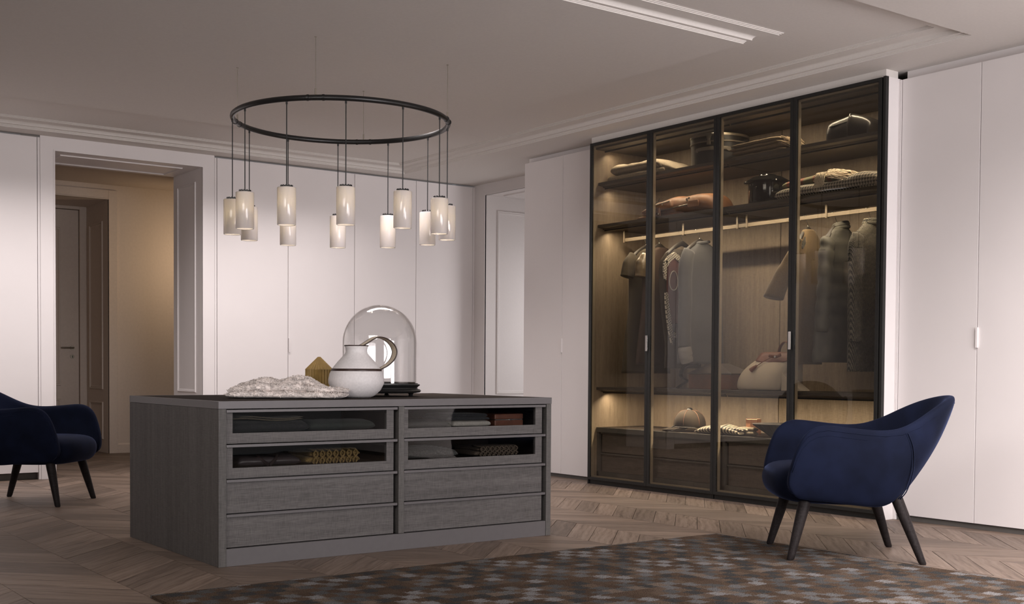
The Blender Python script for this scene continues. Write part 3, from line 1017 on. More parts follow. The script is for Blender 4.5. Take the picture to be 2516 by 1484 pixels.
# ------------------------------------------------------------------ armchairs
def armchair_parts(root):
    S = [(0.322, 0.316, 0.322), (0.346, 0.328, 0.368), (0.333, 0.338, 0.445), (0.314, 0.345, 0.512), (0.292, 0.351, 0.572), (0.264, 0.354, 0.614), (0.222, 0.356, 0.641), (0.170, 0.357, 0.651),
         (0.085, 0.357, 0.642), (-0.015, 0.354, 0.633), (-0.105, 0.348, 0.629), (-0.190, 0.332, 0.638), (-0.280, 0.302, 0.672), (-0.370, 0.256, 0.724), (-0.456, 0.190, 0.770), (-0.522, 0.102, 0.796), (-0.548, 0.0, 0.804)]
    B = [(0.288, 0.285, 0.302), (0.280, 0.292, 0.295), (0.268, 0.296, 0.290), (0.250, 0.298, 0.287), (0.220, 0.300, 0.284), (0.190, 0.300, 0.282), (0.150, 0.300, 0.279), (0.105, 0.300, 0.275),
         (0.045, 0.299, 0.270), (-0.030, 0.295, 0.262), (-0.095, 0.287, 0.258), (-0.150, 0.272, 0.266), (-0.190, 0.243, 0.290), (-0.222, 0.203, 0.303), (-0.246, 0.150, 0.310), (-0.262, 0.080, 0.314), (-0.268, 0.0, 0.316)]
    full_S = S + [(x, -y, z) for x, y, z in reversed(S[:-1])]
    full_B = B + [(x, -y, z) for x, y, z in reversed(B[:-1])]
    rings = []
    n = len(full_S)
    for i, (s, b) in enumerate(zip(full_S, full_B)):
        s, b = Vector(s), Vector(b)
        k = min(i, n - 1 - i)
        out = Vector((s.x - 0.02 if k > 9 else 0.0, s.y, 0))
        if k <= 9:
            out = Vector((0, 1 if s.y > 0 else -1, 0))
        out.normalize()
        back = max(0.0, min(1.0, (k - 9) / 4))
        thick = 0.046 + 0.020 * back
        if k == 0:
            thick *= 0.55
        bulge = 0.030 * (1 - back) + 0.036 * back
        if k < 6:
            bulge *= 0.4 + 0.1 * k
        inz = 0.36
        ring = []
        # outer face from the base up
        for t in (0.0, 0.16, 0.38, 0.62, 0.84, 0.95):
            p = b.lerp(s, t) + out * (bulge * math.sin(PI * min(1, t * 1.05)) + 0.0)
            ring.append(p)
        # rounded rim
        ring.append(s + Vector((0, 0, 0.004)) - out * thick * 0.22)
        ring.append(s + Vector((0, 0, 0.006)) - out * thick * 0.62)
        ring.append(s - out * thick * 0.98 - Vector((0, 0, 0.012)))
        # inner face down to the seat
        ib = b - out * (thick + 0.012)
        ib.z = max(b.z, 0.33)
        si = s - out * thick
        for t in (0.80, 0.52, 0.25, 0.0):
            ring.append(ib.lerp(si, t) + out * (bulge * 0.7 * math.sin(PI * t)))
        ring.append(Vector((b.x, b.y, b.z)) - out * (thick * 0.6) + Vector((0, 0, 0.012)))
        rings.append([tuple(p) for p in ring])
    bm = BM()
    loft(bm, rings, True, True)
    shell = obj('shell', bm, M['velvet'], smooth=180, sub=2)
    # stitched seams and piping on the outer faces
    bm = BM()
    for off in (0.88, 0.945):
        pts = []
        for i in range(2, n - 2):
            s, b = Vector(full_S[i]), Vector(full_B[i])
            k = min(i, n - 1 - i)
            out = Vector((0, 1 if s.y > 0 else -1, 0)) if k <= 9 else Vector((s.x - 0.02, s.y, 0)).normalized()
            back = max(0.0, min(1.0, (k - 9) / 4))
            if off < 0.9 and back > 0.1:
                continue
            bulge = (0.030 * (1 - back) + 0.036 * back) * (0.4 + 0.1 * k if k < 6 else 1)
            pts.append(b.lerp(s, off) + out * (bulge * math.sin(PI * min(1, off * 1.05)) - 0.0012 - 0.0065 * back * (k / 16.0) ** 3))
        if off < 0.9:
            h = len(pts) // 2
            tube(bm, pts[:h], 0.0018, 5)
            tube(bm, pts[h:], 0.0018, 5)
        else:
            h = len(pts) // 2
            tube(bm, pts[:h], 0.0018, 5)
            tube(bm, pts[h + 1:], 0.0018, 5)
    obj_seam = obj('piping', bm, M['velvet'], smooth=180)
    seams = []
    for sg in (1, -1):
        bm = BM()
        for dx in (0.0, 0.010):
            pts = curve_pts([(-0.205 - dx, sg * 0.3225, 0.625), (-0.235 - dx, sg * 0.314, 0.55), (-0.243 - dx, sg * 0.298, 0.45), (-0.225 - dx, sg * 0.268, 0.35), (-0.200 - dx, sg * 0.247, 0.305)], 14)
            tube(bm, pts, 0.0028, 5)
        seams.append(obj('side_seam', bm, M['velvet'], smooth=180))
    # seat cushion
    bm = BM()
    rings = []
    for z, sc, xf in ((0.272, 0.80, 0.300), (0.280, 0.90, 0.338), (0.305, 0.97, 0.372), (0.345, 1.0, 0.390), (0.385, 1.0, 0.393), (0.420, 0.975, 0.378), (0.443, 0.92, 0.345), (0.455, 0.80, 0.280), (0.459, 0.5, 0.17)):
        ring = []
        for i in range(32):
            a = 2 * PI * i / 32
            c, s_ = math.cos(a), math.sin(a)
            e = 2 / 4.2
            xx = (abs(c) ** e) * (1 if c >= 0 else -1)
            yy = (abs(s_) ** e) * (1 if s_ >= 0 else -1)
            xb = -0.22 * sc
            x = xx * (xf if xx > 0 else -xb)
            y = yy * 0.292 * sc
            zz = z - (0.03 * max(0, -xx) if z > 0.4 else 0) - 0.008 * (y / 0.28) ** 2
            if x > 0:
                x -= 0.018 * (y / 0.292) ** 2
            ring.append((x, y, zz))
        rings.append(ring)
    loft(bm, rings, True, True)
    seat = obj('seat', bm, M['velvet'], smooth=180, sub=1)
    bm = BM()
    lathe(bm, [(0.02, 0.268), (0.22, 0.270), (0.245, 0.285), (0.24, 0.32)], (0.01, 0), 32, lambda a, z: 0.06 * math.cos(2 * a) * 0, cap0=True, cap1=True)
    base = obj('base', bm, M['velvet'], smooth=60)
    parts = [shell, obj_seam, seat, base] + seams
    for tx, ty, bx, by in ((0.225, 0.215, 0.306, 0.262), (0.225, -0.215, 0.306, -0.262), (-0.195, 0.215, -0.318, 0.283), (-0.195, -0.215, -0.318, -0.283)):
        bm = BM()
        top, bot = Vector((tx, ty, 0.325)), Vector((bx, by, 0.0))
        pts, rad = [], []
        for t, r in ((0, 0.031), (0.25, 0.0295), (0.6, 0.0245), (0.9, 0.0195), (0.975, 0.0185), (1.0, 0.0145)):
            pts.append(top.lerp(bot, t))
            rad.append(r)
        rings = []
        for p, r in zip(pts, rad):
            rings.append([(p.x + r * math.cos(2 * PI * j / 16), p.y + r * math.sin(2 * PI * j / 16), p.z) for j in range(16)])
        loft(bm, rings)
        parts.append(obj('leg', bm, M['leg'], smooth=50))
    for p in parts:
        p.parent = root
    return parts


ch = thing('armchair', 'blue velvet armchair in front of the white and glass wardrobes', 'armchair')
armchair_parts(ch)
ch['group'] = 'pair of blue velvet armchairs'
ch2 = copy_tree(ch)
ch2['label'] = 'blue velvet armchair by the doorway, cut by the left picture edge'
ch.location = (4.850, 3.795, 0.0062)      # front legs stand on the rug pile
ch.rotation_euler = (0, -0.0194, math.radians(142.0))
ch2.location = (2.158, 8.368, 0.0)
ch2.rotation_euler = (0, 0, math.radians(-41.8))

# ------------------------------------------------------------------ chandelier
CC = Vector((3.533, 6.578, 2.4345))
CR, PH, PW = 0.657, 9.49175523, 8.70853124
chd = thing('ring_chandelier', 'black ring chandelier with twelve hanging cylinder shades above the island', 'chandelier', (CC.x, CC.y, 2.775))
bm = BM()
ringp = []
for i in range(97):
    a = 2 * PI * i / 96
    ringp.append((CC.x + CR * math.cos(a), CC.y + CR * math.sin(a)))
rings = []
for i in range(96):
    a = 2 * PI * i / 96
    rings.append([(CC.x + (CR + 0.0150 * math.cos(t)) * math.cos(a), CC.y + (CR + 0.0150 * math.cos(t)) * math.sin(a), CC.z + 0.0165 * math.sin(t)) for t in [2 * PI * j / 10 for j in range(10)]])
rings.append(rings[0])
loft(bm, rings, False, False)
bmesh.ops.remove_doubles(bm, verts=bm.verts[:], dist=1e-5)
obj('ring', bm, M['black'], chd, smooth=180)
for k in range(4):
    a = PW + k * PI / 2
    x, y = CC.x + CR * math.cos(a), CC.y + CR * math.sin(a)
    bm = BM()
    tube(bm, [(x, y, CC.z + 0.05), (x, y, 2.775)], 0.0016, 6)
    tube(bm, [(x, y, 2.771), (x, y, 2.775)], 0.006, 10)
    tube(bm, [(x, y, CC.z + 0.014), (x, y, CC.z + 0.052)], 0.0042, 10)
    w = obj('suspension_wire', bm, M['nickel'], chd, smooth=40)
    tx, ty = -math.sin(a), math.cos(a)
    for d in (-0.045, 0.045):
        bm = BM()
        tube(bm, [(x + tx * (d - 0.006), y + ty * (d - 0.006), CC.z), (x + tx * (d + 0.006), y + ty * (d + 0.006), CC.z)], 0.0185, 14)
        obj('clamp', bm, M['black'], w, smooth=40)
ZS0, ZS1, RS = 1.724, 1.936, 0.0530
for k in range(12):
    a = PH + k * PI / 6
    x, y = CC.x + CR * math.cos(a), CC.y + CR * math.sin(a)
    bm = BM()
    prof = [(0.024, ZS1 - 0.003), (0.030, ZS1), (RS - 0.0025, ZS1), (RS - 0.0008, ZS1 - 0.0012), (RS, ZS1 - 0.004), (RS, ZS0 + 0.004), (RS - 0.002, ZS0), (RS - 0.005, ZS0 + 0.001), (RS - 0.0055, ZS0 + 0.006), (RS - 0.0055, ZS1 - 0.012), (RS - 0.010, ZS1 - 0.007), (0.024, ZS1 - 0.007)]
    lathe(bm, prof, (x, y), 32)
    sh = obj('lamp_shade', bm, M['porcelain'], chd, smooth=45)
    bm = BM()
    lathe(bm, [(0.004, ZS1 + 0.011), (0.030, ZS1 + 0.010), (0.034, ZS1 + 0.006), (0.034, ZS1 + 0.001), (0.020, ZS1 - 0.008), (0.020, ZS1 - 0.030)], (x, y), 24, lambda t, z: 0.06 * math.sin(12 * t), cap0=True, cap1=True)
    for j in range(12):
        t = 2 * PI * j / 12
        tube(bm, [(x + 0.031 * math.cos(t), y + 0.031 * math.sin(t), ZS1 + 0.002), (x + 0.031 * math.cos(t), y + 0.031 * math.sin(t), ZS1 + 0.0135)], 0.0046, 6)
    obj('shade_cap', bm, M['black'], sh, smooth=40)
    bm = BM()
    tube(bm, [(x, y, ZS1 + 0.010), (x, y, CC.z - 0.010)], 0.0032, 8)
    tube(bm, [(x, y, CC.z - 0.030), (x, y, CC.z - 0.012)], 0.006, 8)
    obj('cord', bm, M['black'], sh, smooth=40)
    bm = BM()
    bmesh.ops.create_uvsphere(bm, u_segments=12, v_segments=8, radius=0.021, matrix=Matrix.Translation((x, y, ZS1 - 0.085)))
    obj('bulb', bm, M['bulb'], sh, smooth=180)

# ------------------------------------------------------------------ things on the island top
JX, JY = 3.057, 5.524
jug = thing('ceramic_jug', 'white speckled ceramic jug with brown band and tall looped handle', 'jug', (JX, JY, IH))
bm = BM()
prof = [(0.0, IH + 0.004), (0.060, IH + 0.002), (0.072, IH), (0.098, IH + 0.012), (0.128, IH + 0.040), (0.1455, IH + 0.075), (0.146, IH + 0.095), (0.140, IH + 0.125), (0.130, IH + 0.146), (0.125, IH + 0.154),
        (0.100, IH + 0.186), (0.076, IH + 0.212), (0.060, IH + 0.230), (0.0555, IH + 0.244), (0.0575, IH + 0.260), (0.063, IH + 0.271), (0.0615, IH + 0.274), (0.056, IH + 0.268), (0.0505, IH + 0.250), (0.055, IH + 0.226), (0.10, IH + 0.17)]
lathe(bm, prof, (JX, JY), 48)
obj('body', bm, M['stone'], jug, smooth=180)
bm = BM()
lathe(bm, [(0.1315, IH + 0.138), (0.1345, IH + 0.141), (0.1300, IH + 0.1515), (0.127, IH + 0.1525)], (JX, JY), 48)
obj('band', bm, M['brown_glaze'], jug, smooth=180, label='dark brown glazed band')
bm = BM()
lathe(bm, [(0.0615, IH + 0.269), (0.0645, IH + 0.2715), (0.0635, IH + 0.2755), (0.060, IH + 0.2755)], (JX, JY), 48)
obj('rim', bm, M['brown_glaze'], jug, smooth=180, label='dark brown lip')
hp = curve_pts([(0.025, 0, 0.272), (0.060, 0, 0.292), (0.090, 0, 0.312), (0.115, 0, 0.320), (0.150, 0, 0.311), (0.180, 0, 0.283), (0.193, 0, 0.244), (0.183, 0, 0.203), (0.155, 0, 0.170), (0.124, 0, 0.150)], 30)
hd = Vector((Rv.x, Rv.y, 0)).normalized()
hs = Vector((-hd.y, hd.x, 0))
hd2 = (hd * math.cos(0.55) + hs * math.sin(0.55)).normalized()
hs2 = Vector((-hd2.y, hd2.x, 0))
hw = [Vector((JX, JY, IH)) + hd2 * (p.x * (1.0 + 0.15 * max(0, p.x - 0.06) / 0.13)) + Vector((0, 0, p.z)) for p in hp]
bm = BM()
tube(bm, hw, [0.030 - 0.006 * abs(i / 30 - 0.3) for i in range(31)], 12, True, (hs2, 0.16))
obj('handle', bm, M['cream_glaze'], jug, smooth=180, label='cream strap handle')
bm = BM()
for sg in (-1, 1):
    tube(bm, [p + hs2 * sg * (0.030 - 0.006 * abs(i / 30 - 0.3)) for i, p in enumerate(hw)], 0.0034, 6)
obj('handle_edge', bm, M['brown_glaze'], jug, smooth=180, label='dark brown handle edging')

DX, DY = 3.357, 5.800
dome = thing('glass_dome', 'clear glass cloche dome on a black turned wooden base', 'cloche', (DX, DY, IH))
bm = BM()
zb = IH + 0.018
lathe(bm, [(0.0, zb), (0.205, zb), (0.226, zb + 0.004), (0.232, zb + 0.012), (0.226, zb + 0.020), (0.214, zb + 0.023), (0.211, zb + 0.030), (0.216, zb + 0.036), (0.224, zb + 0.041), (0.226, zb + 0.047), (0.218, zb + 0.050), (0.214, zb + 0.050), (0.214, zb + 0.054), (0.0, zb + 0.054)], (DX, DY), 64)
obj('base', bm, M['black'], dome, smooth=40)
obj('inner_disc', lathe(BM(), [(0.0, zb + 0.055), (0.198, zb + 0.055), (0.200, zb + 0.058), (0.196, zb + 0.060), (0.0, zb + 0.060)], (DX, DY), 48), M['leather_top'], dome, smooth=40)
for k in range(4):
    a = math.atan2(Rv.y, Rv.x) + k * PI / 2 - 0.12
    fx, fy_ = DX + 0.178 * math.cos(a), DY + 0.178 * math.sin(a)
    obj('foot', lathe(BM(), [(0.0, IH), (0.012, IH), (0.015, IH + 0.003), (0.010, IH + 0.008), (0.014, IH + 0.014), (0.018, IH + 0.020)], (fx, fy_), 16), M['black'], dome, smooth=60)
bm = BM()
zd, rd, hh = zb + 0.055, 0.207, 0.435
prof = []
for r_ in (rd, rd - 0.003):
    seq = [(r_, zd), (r_, zd + 0.12), (r_, zd + hh - r_)] + [(r_ * math.cos(t), zd + hh - rd + (r_) * math.sin(t)) for t in [PI / 2 * i / 14 for i in range(1, 15)]]
    prof += seq if r_ == rd else list(reversed(seq))
lathe(bm, prof, (DX, DY), 64)
bmesh.ops.remove_doubles(bm, verts=bm.verts[:], dist=1e-5)
obj('glass_cover', bm, M['glass_c'], dome, smooth=180)

GX, GYc = 3.059, 5.95
gd = thing('pleated_paper_house', 'ochre pleated paper lantern with pointed roof standing behind the fur throw', 'ornament', (GX, GYc, IH))
bm = BM()
npl = 56


def pleat(a, z):
    return 0


rings = []
for r_, z in ((0.072, IH), (0.073, IH + 0.146)):
    rings.append([(GX + (r_ + (0.0035 if i % 2 else -0.0035)) * math.cos(2 * PI * i / npl), GYc + (r_ + (0.0035 if i % 2 else -0.0035)) * math.sin(2 * PI * i / npl), z) for i in range(npl)])
vr = loft(bm, rings, True, False)
obj('pleated_body', bm, M['gold'], gd)
bm = BM()
rings = []
for r_, z, d in ((0.0745, IH + 0.146, 0.0035), (0.040, IH + 0.182, 0.002), (0.007, IH + 0.216, 0.0006)):
    rings.append([(GX + (r_ + (d if i % 2 else -d)) * math.cos(2 * PI * i / npl), GYc + (r_ + (d if i % 2 else -d)) * math.sin(2 * PI * i / npl), z) for i in range(npl)])
loft(bm, rings, False, True)
obj('pleated_roof', bm, M['gold'], gd)

# ------------------------------------------------------------------ cloth builders
AXW, AYW = Vector((0, -1, 0)), Vector((1, 0, 0))     # along a wardrobe shelf, into the shelf
AXI, AYI = Vector((1, 0, 0)), Vector((0, 1, 0))      # along the island front, into the drawer


def slab(bm, O, ax, ay, u0, u1, v0, v1, z0, hf, nu=26, nr=22, namp=0.003, ns=18.0, e=3.0, seed=0.0, fine=0.0, zf=None, ek=12):
    """one rounded layer of folded cloth"""
    rings = []
    for i in range(nu + 1):
        s = 0.5 - 0.5 * math.cos(PI * i / nu)
        u = u0 + (u1 - u0) * s
        q = abs(2 * s - 1)
        endk = max(0.04, (1 - q ** ek)) ** 0.5
        h = (hf(s) if callable(hf) else hf) * endk
        hfull = hf(s) if callable(hf) else hf
        base = z0 + (zf(s) if zf else 0) + (hfull - h) * 0.35
        vc, w = (v0 + v1) / 2, (v1 - v0) / 2 * (0.93 + 0.07 * endk)
        ring = []
        for j in range(nr):
            t = 2 * PI * j / nr
            c, sn = math.cos(t), math.sin(t)
            cc = abs(c) ** (2 / e) * (1 if c >= 0 else -1)
            ss = abs(sn) ** (2 / e) * (1 if sn >= 0 else -1)
            v = vc + w * cc
            z = base + h / 2 + h / 2 * ss
            p = O + ax * u + ay * v
            d = namp * nz(p.x + seed, p.y, z, ns) + (fine * nz(p.x, p.y + seed, z, 75) if fine else 0)
            p = p + ay * (d * cc)
            z = max(z0 + (zf(s) if zf else 0), z + d * 1.2 * (ss if ss > 0 else 0.2))
            ring.append((p.x, p.y, z))
        rings.append(ring)
    loft(bm, rings, True, True)


def folded(name, label, cat, O, ax, ay, layers, mat, group=None, **kw):
    kw.setdefault('ek', 18)
    kw.setdefault('e', 3.6)
    bm = BM()
    O = Vector(O)
    for i, (u0, u1, v0, v1, z0, h) in enumerate(layers):
        slab(bm, O, ax, ay, u0, u1, v0, v1, O.z + z0, h, seed=i * 3.7 + O.x + O.y, **kw)
    o = obj(name, bm, mat, smooth=180)
    return tag(o, label, cat, group)


# curly fur throw on the island
FO = Vector((2.690, 5.555, IH))
bump_h = lambda pts: (lambda s: next(a[1] + (b[1] - a[1]) * (s - a[0]) / (b[0] - a[0]) for a, b in zip(pts, pts[1:]) if s <= b[0] + 1e-9))
bm = BM()
slab(bm, FO, hd, hs, -0.298, 0.285, -0.14, 0.10, IH, bump_h([(0, 0.040), (0.3, 0.045), (0.6, 0.036), (1, 0.034)]), 64, 40, 0.010, 14, 3.2, 1.0, 0.004)
slab(bm, FO, hd, hs, -0.282, 0.292, -0.12, 0.09, IH + 0.028, bump_h([(0, 0.030), (0.12, 0.045), (0.3, 0.050), (0.45, 0.050), (0.6, 0.058), (0.8, 0.030), (1, 0.024)]), 64, 40, 0.012, 12, 2.8, 5.0, 0.005)
slab(bm, FO, hd, hs, -0.215, -0.055, -0.08, 0.12, IH + 0.060, bump_h([(0, 0.018), (0.5, 0.042), (1, 0.020)]), 36, 32, 0.010, 16, 2.4, 9.0, 0.004)
slab(bm, FO, hd, hs, -0.08, 0.150, -0.09, 0.11, IH + 0.060, bump_h([(0, 0.024), (0.55, 0.052), (0.75, 0.046), (1, 0.012)]), 40, 32, 0.012, 14, 2.4, 13.0, 0.005)
bm.normal_update()
bmesh.ops.recalc_face_normals(bm, faces=bm.faces[:])
bm.normal_update()
curls = BM()
for f in bm.faces:
    c = f.calc_center_median()
    nrm = f.normal.copy()
    if c.z < IH + 0.016 or nrm.z < -0.2 or len(f.verts) > 4:
        continue
    for q in range(1 if f.calc_area() < 6e-5 else 2):
        p0 = c + Vector((random.uniform(-1, 1), random.uniform(-1, 1), random.uniform(-1, 1))) * 0.004
        g = Vector((nz(p0.x, p0.y, 1, 22), nz(p0.x, p0.y, 7, 22), nz(p0.x, p0.y, 13, 22) - 0.15))
        tdir = (g - nrm * g.dot(nrm)).normalized()
        b2 = nrm.cross(tdir)
        Lc = random.uniform(0.008, 0.014)
        k0 = random.choice((-1, 1)) * random.uniform(0.3, 1.0)
        pts = [p0 + tdir * (Lc * math.sin(2.4 * t) * 0.75) + b2 * (k0 * Lc * 0.5 * (1 - math.cos(2.6 * t))) + nrm * (0.0024 * math.sin(PI * t) + 0.0002) for t in (0.0, 0.35, 0.7, 1.0)]
        tube(curls, pts, [0.0016, 0.0019, 0.0015, 0.0005], 3, False)
fur = obj('fur_throw', bm, M['fur'], smooth=180)
tag(fur, 'pale curly fur throw folded on the island beside the jug', 'throw')
tag(obj('fur_pile', curls, M['fur'], fur, smooth=180), kind='stuff')

# ------------------------------------------------------------------ folded knitwear inside the island drawers
T = {}
T['dark_knit'] = pattern_mat('dark_knit', 'knit', (0.012, 0.012, 0.013), (0.045, 0.045, 0.050), 170, (0, 0, 0.6), axes=(0, 2))
T['green_knit'] = pattern_mat('green_rib', 'knit', (0.020, 0.025, 0.023), (0.062, 0.072, 0.066), 160, axes=(0, 1))
T['beige_cloth'] = plain('beige_cloth', (0.20, 0.165, 0.115), 0.9, nscale=140, var=0.25, bs=0.4, sheen=0.1)
T['satin'] = plain('plum_satin', (0.050, 0.042, 0.048), 0.28, nscale=9, var=0.2)
T['satin_rib'] = plain('plum_rib', (0.022, 0.012, 0.014), 0.8, nscale=160, var=0.3)
T['mustard'] = pattern_mat('mustard_cable_knit', 'knit', (0.15, 0.095, 0.028), (0.33, 0.225, 0.085), 120, (0, 0.5, 0), axes=(0, 2))
T['grey_wool'] = plain('grey_wool', (0.085, 0.083, 0.080), 0.95, nscale=220, var=0.25, bs=0.5)
T['white_wool'] = plain('white_wool', (0.46, 0.44, 0.41), 0.95, nscale=220, var=0.2, bs=0.5)
T['navy_knit'] = pattern_mat('navy_flecked_knit', 'tweed', (0.014, 0.015, 0.020), (0.075, 0.078, 0.090), 150, axes=(0, 2))
T['olive'] = plain('olive_knit', (0.075, 0.078, 0.055), 0.95, nscale=160, var=0.3, bs=0.4)
T['tweed'] = pattern_mat('silver_tweed', 'tweed', (0.022, 0.022, 0.023), (0.26, 0.26, 0.255), 130, axes=(0, 2))
T['brown_knit'] = plain('brown_knit', (0.105, 0.080, 0.060), 0.95, nscale=150, var=0.3, bs=0.5)
T['tan_leather'] = plain('tan_leather', (0.24, 0.112, 0.052), 0.5, nscale=14, var=0.22, bs=0.1)
T['tan_dark'] = plain('dark_tan_leather', (0.16, 0.065, 0.030), 0.5, nscale=30, var=0.2)
T['red_leather'] = plain('red_brown_leather', (0.20, 0.070, 0.040), 0.45, nscale=40, var=0.15)
T['box_leather'] = plain('polished_brown_leather', (0.145, 0.055, 0.034), 0.3, nscale=25, var=0.2)
T['canvas'] = plain('cream_canvas', (0.56, 0.475, 0.375), 0.75, nscale=180, var=0.06, bs=0.2)
T['black_leather'] = plain('black_leather', (0.016, 0.014, 0.012), 0.3, nscale=60, var=0.2, bs=0.15)
T['throw_wool'] = plain('beige_boucle', (0.36, 0.30, 0.225), 0.95, nscale=160, var=0.35, bs=0.7, bd=0.004)
T['throw_brown'] = plain('brown_wool', (0.24, 0.18, 0.115), 0.95, nscale=160, var=0.3, bs=0.6)
T['hounds'] = pattern_mat('houndstooth', 'houndstooth', (0.014, 0.013, 0.012), (0.44, 0.39, 0.31), 46, (0, 0, 0), axes=(1, 2))
T['tartan'] = pattern_mat('green_red_tartan', 'tartan', (0.15, 0.145, 0.075), (0.20, 0.065, 0.040), 9, axes=(1, 1))
T['fringe'] = plain('cream_fringe', (0.52, 0.44, 0.33), 0.95, nscale=120, var=0.2)
T['silk'] = pattern_mat('printed_silk', 'stripes', (0.022, 0.016, 0.014), (0.55, 0.48, 0.36), 34, (0.4, 0.6, 0.3), 0.4, axes=(1, 2))
T['copper'] = plain('copper', (0.42, 0.215, 0.135), 0.22, metal=0.85, nscale=30, var=0.1)
T['suede_brown'] = plain('brown_suede', (0.027, 0.019, 0.012), 0.95, nscale=60, var=0.3, sheen=0.05, sheen_tint=(0.8, 0.6, 0.4))
T['dark_basket'] = pattern_mat('dark_wicker', 'tweed', (0.012, 0.010, 0.009), (0.055, 0.045, 0.038), 110, axes=(1, 2))
T['hat_black'] = plain('black_board', (0.020, 0.019, 0.017), 0.4, nscale=50, var=0.1)
T['hat_trim'] = plain('taupe_leather_trim', (0.18, 0.152, 0.115), 0.5, nscale=60, var=0.1)

FY = IY0 + 0.085
zA, zB = 0.6058, 0.4448
folded('folded_jumper', 'dark herringbone jumper folded in the top left island drawer', 'jumper', (2.247, FY, zA), AXI, AYI, [(0, 0.40, 0, 0.26, 0, 0.058)], T['dark_knit'], e=2.6)
bm = BM()
O = Vector((2.255, FY, zA + 0.062))
wv = lambda s: 0.004 + 0.006 * math.sin(s * 6.0 + 0.8)
slab(bm, O, AXI, AYI, 0.0, 0.365, 0.01, 0.22, zA + 0.056, 0.008, 30, 16, 0.001, 20, 3, zf=wv)
slab(bm, O, AXI, AYI, 0.03, 0.365, 0.01, 0.22, zA + 0.064, 0.008, 30, 16, 0.001, 20, 3, seed=4, zf=wv)
tag(obj('folded_scarf', bm, T['beige_cloth'], smooth=180), 'beige scarf lying on the dark jumper in the top left island drawer', 'scarf')
folded('folded_jumper', 'dark green ribbed jumper folded in the top left island drawer', 'jumper', (2.650, FY, zA), AXI, AYI, [(0.0, 0.365, 0, 0.26, 0, 0.054)], T['green_knit'], e=2.5)
bm = BM()
slab(bm, Vector((2.277, FY, zB)), AXI, AYI, 0.0, 0.325, 0, 0.25, zB, 0.052, 26, 22, 0.006, 14, 3.5)
rb = obj('folded_robe', bm, T['satin'], smooth=180)
tag(rb, 'dark plum satin robe with ribbed band in the second left island drawer', 'robe')
bm = BM()
for sg in (-1, 1):
    tube(bm, [(2.43 + sg * 0.052, FY + 0.02, zB + 0.054), (2.43 + sg * 0.035, FY + 0.000, zB + 0.036), (2.43 + sg * 0.004, FY - 0.006, zB + 0.008)], 0.008, 8, True, (Vector((1, 0, 0)), 0.5))
obj('shawl_collar', bm, T['satin_rib'], rb, smooth=180, label='dark ribbed shawl collar')


def cable_jumper(label, O, L_, h1, h2, mat, n, tw):
    bm = BM()
    O = Vector(O)
    slab(bm, O, AXI, AYI, 0, L_, 0, 0.25, O.z, h1, seed=O.x)
    slab(bm, O, AXI, AYI, 0.02, L_ - 0.004, -0.004, 0.25, O.z + h1 * 0.75, h2, seed=O.x + 2)
    H = h1 * 0.75 + h2
    for i in range(n):
        u = 0.045 + (L_ - 0.08) * i / (n - 1)
        for ph in (0, PI):
            pts = []
            for k in range(15):
                t = k / 14
                a = t * PI * 0.62 + PI * 0.02
                v = 0.10 - 0.112 * math.sin(a * 0.9 + 0.25) if t < 0.5 else -0.010 + 0.004 * (t - 0.5)
                z = O.z + (H + 0.001 if t < 0.3 else H * (1 - (t - 0.3) / 0.7) + 0.004)
                v = 0.09 * (1 - t / 0.3) if t < 0.3 else -0.010
                if t >= 0.85:
                    v = -0.004
                p = O + AXI * (u + tw * 0.012 * math.sin(t * 9 + ph)) + AYI * v
                pts.append((p.x, p.y, z))
            tube(bm, pts, 0.0046, 7)
    return tag(obj('folded_jumper', bm, mat, smooth=180), label, 'jumper')


cable_jumper('mustard yellow cable knit jumper in the second left island drawer', (2.630, FY + 0.005, zB), 0.300, 0.044, 0.036, T['mustard'], 7, 1.0)
folded('folded_jumper', 'plain mid grey wool jumper in the top right island drawer', 'jumper', (3.165, FY, zA), AXI, AYI, [(0, 0.29, 0, 0.26, 0, 0.040)], T['grey_wool'], e=2.6)
folded('folded_jumper', 'white wool jumper under a navy one in the top right island drawer', 'jumper', (3.485, FY, zA), AXI, AYI, [(0, 0.245, 0, 0.25, 0, 0.036)], T['white_wool'])
folded('folded_scarf', 'olive knit scarf tucked between the grey and white jumpers', 'scarf', (3.452, FY + 0.02, zA), AXI, AYI, [(0, 0.033, 0, 0.20, 0, 0.024)], T['olive'])
folded('folded_jumper', 'flecked navy jumper on top of the white one in the island drawer', 'jumper', (3.441, FY, zA + 0.034), AXI, AYI, [(0, 0.286, 0.005, 0.25, 0, 0.022), (0.02, 0.275, 0.01, 0.25, 0.016, 0.024)], T['navy_knit'])
bx = thing('leather_box', 'polished brown leather box with steel clasp in the top right island drawer', 'box', (3.848, FY + 0.06, zA))
obj('body', boxes((3.752, 3.945, FY, FY + 0.13, zA, zA + 0.034)), T['box_leather'], bx, bevel=0.005, seg=3)
obj('lid', boxes((3.752, 3.945, FY, FY + 0.13, zA + 0.037, zA + 0.067)), T['box_leather'], bx, bevel=0.005, seg=3)
obj('steel_rim', boxes((3.756, 3.941, FY + 0.002, FY + 0.128, zA + 0.033, zA + 0.038)), M['steel'], bx)
obj('clasp', boxes((3.845, 3.868, FY - 0.003, FY + 0.002, zA + 0.031, zA + 0.040)), M['steel'], bx, bevel=0.001)
bm = BM()
slab(bm, Vector((3.17, FY, zB)), AXI, AYI, -0.005, 0.345, -0.005, 0.25, zB, bump_h([(0, 0.056), (0.6, 0.066), (1, 0.054)]), 30, 24, 0.004, 10, 2.4)
tag(obj('folded_jacket', bm, T['tweed'], smooth=180), 'silver and black tweed jacket rolled in the second right island drawer', 'jacket')
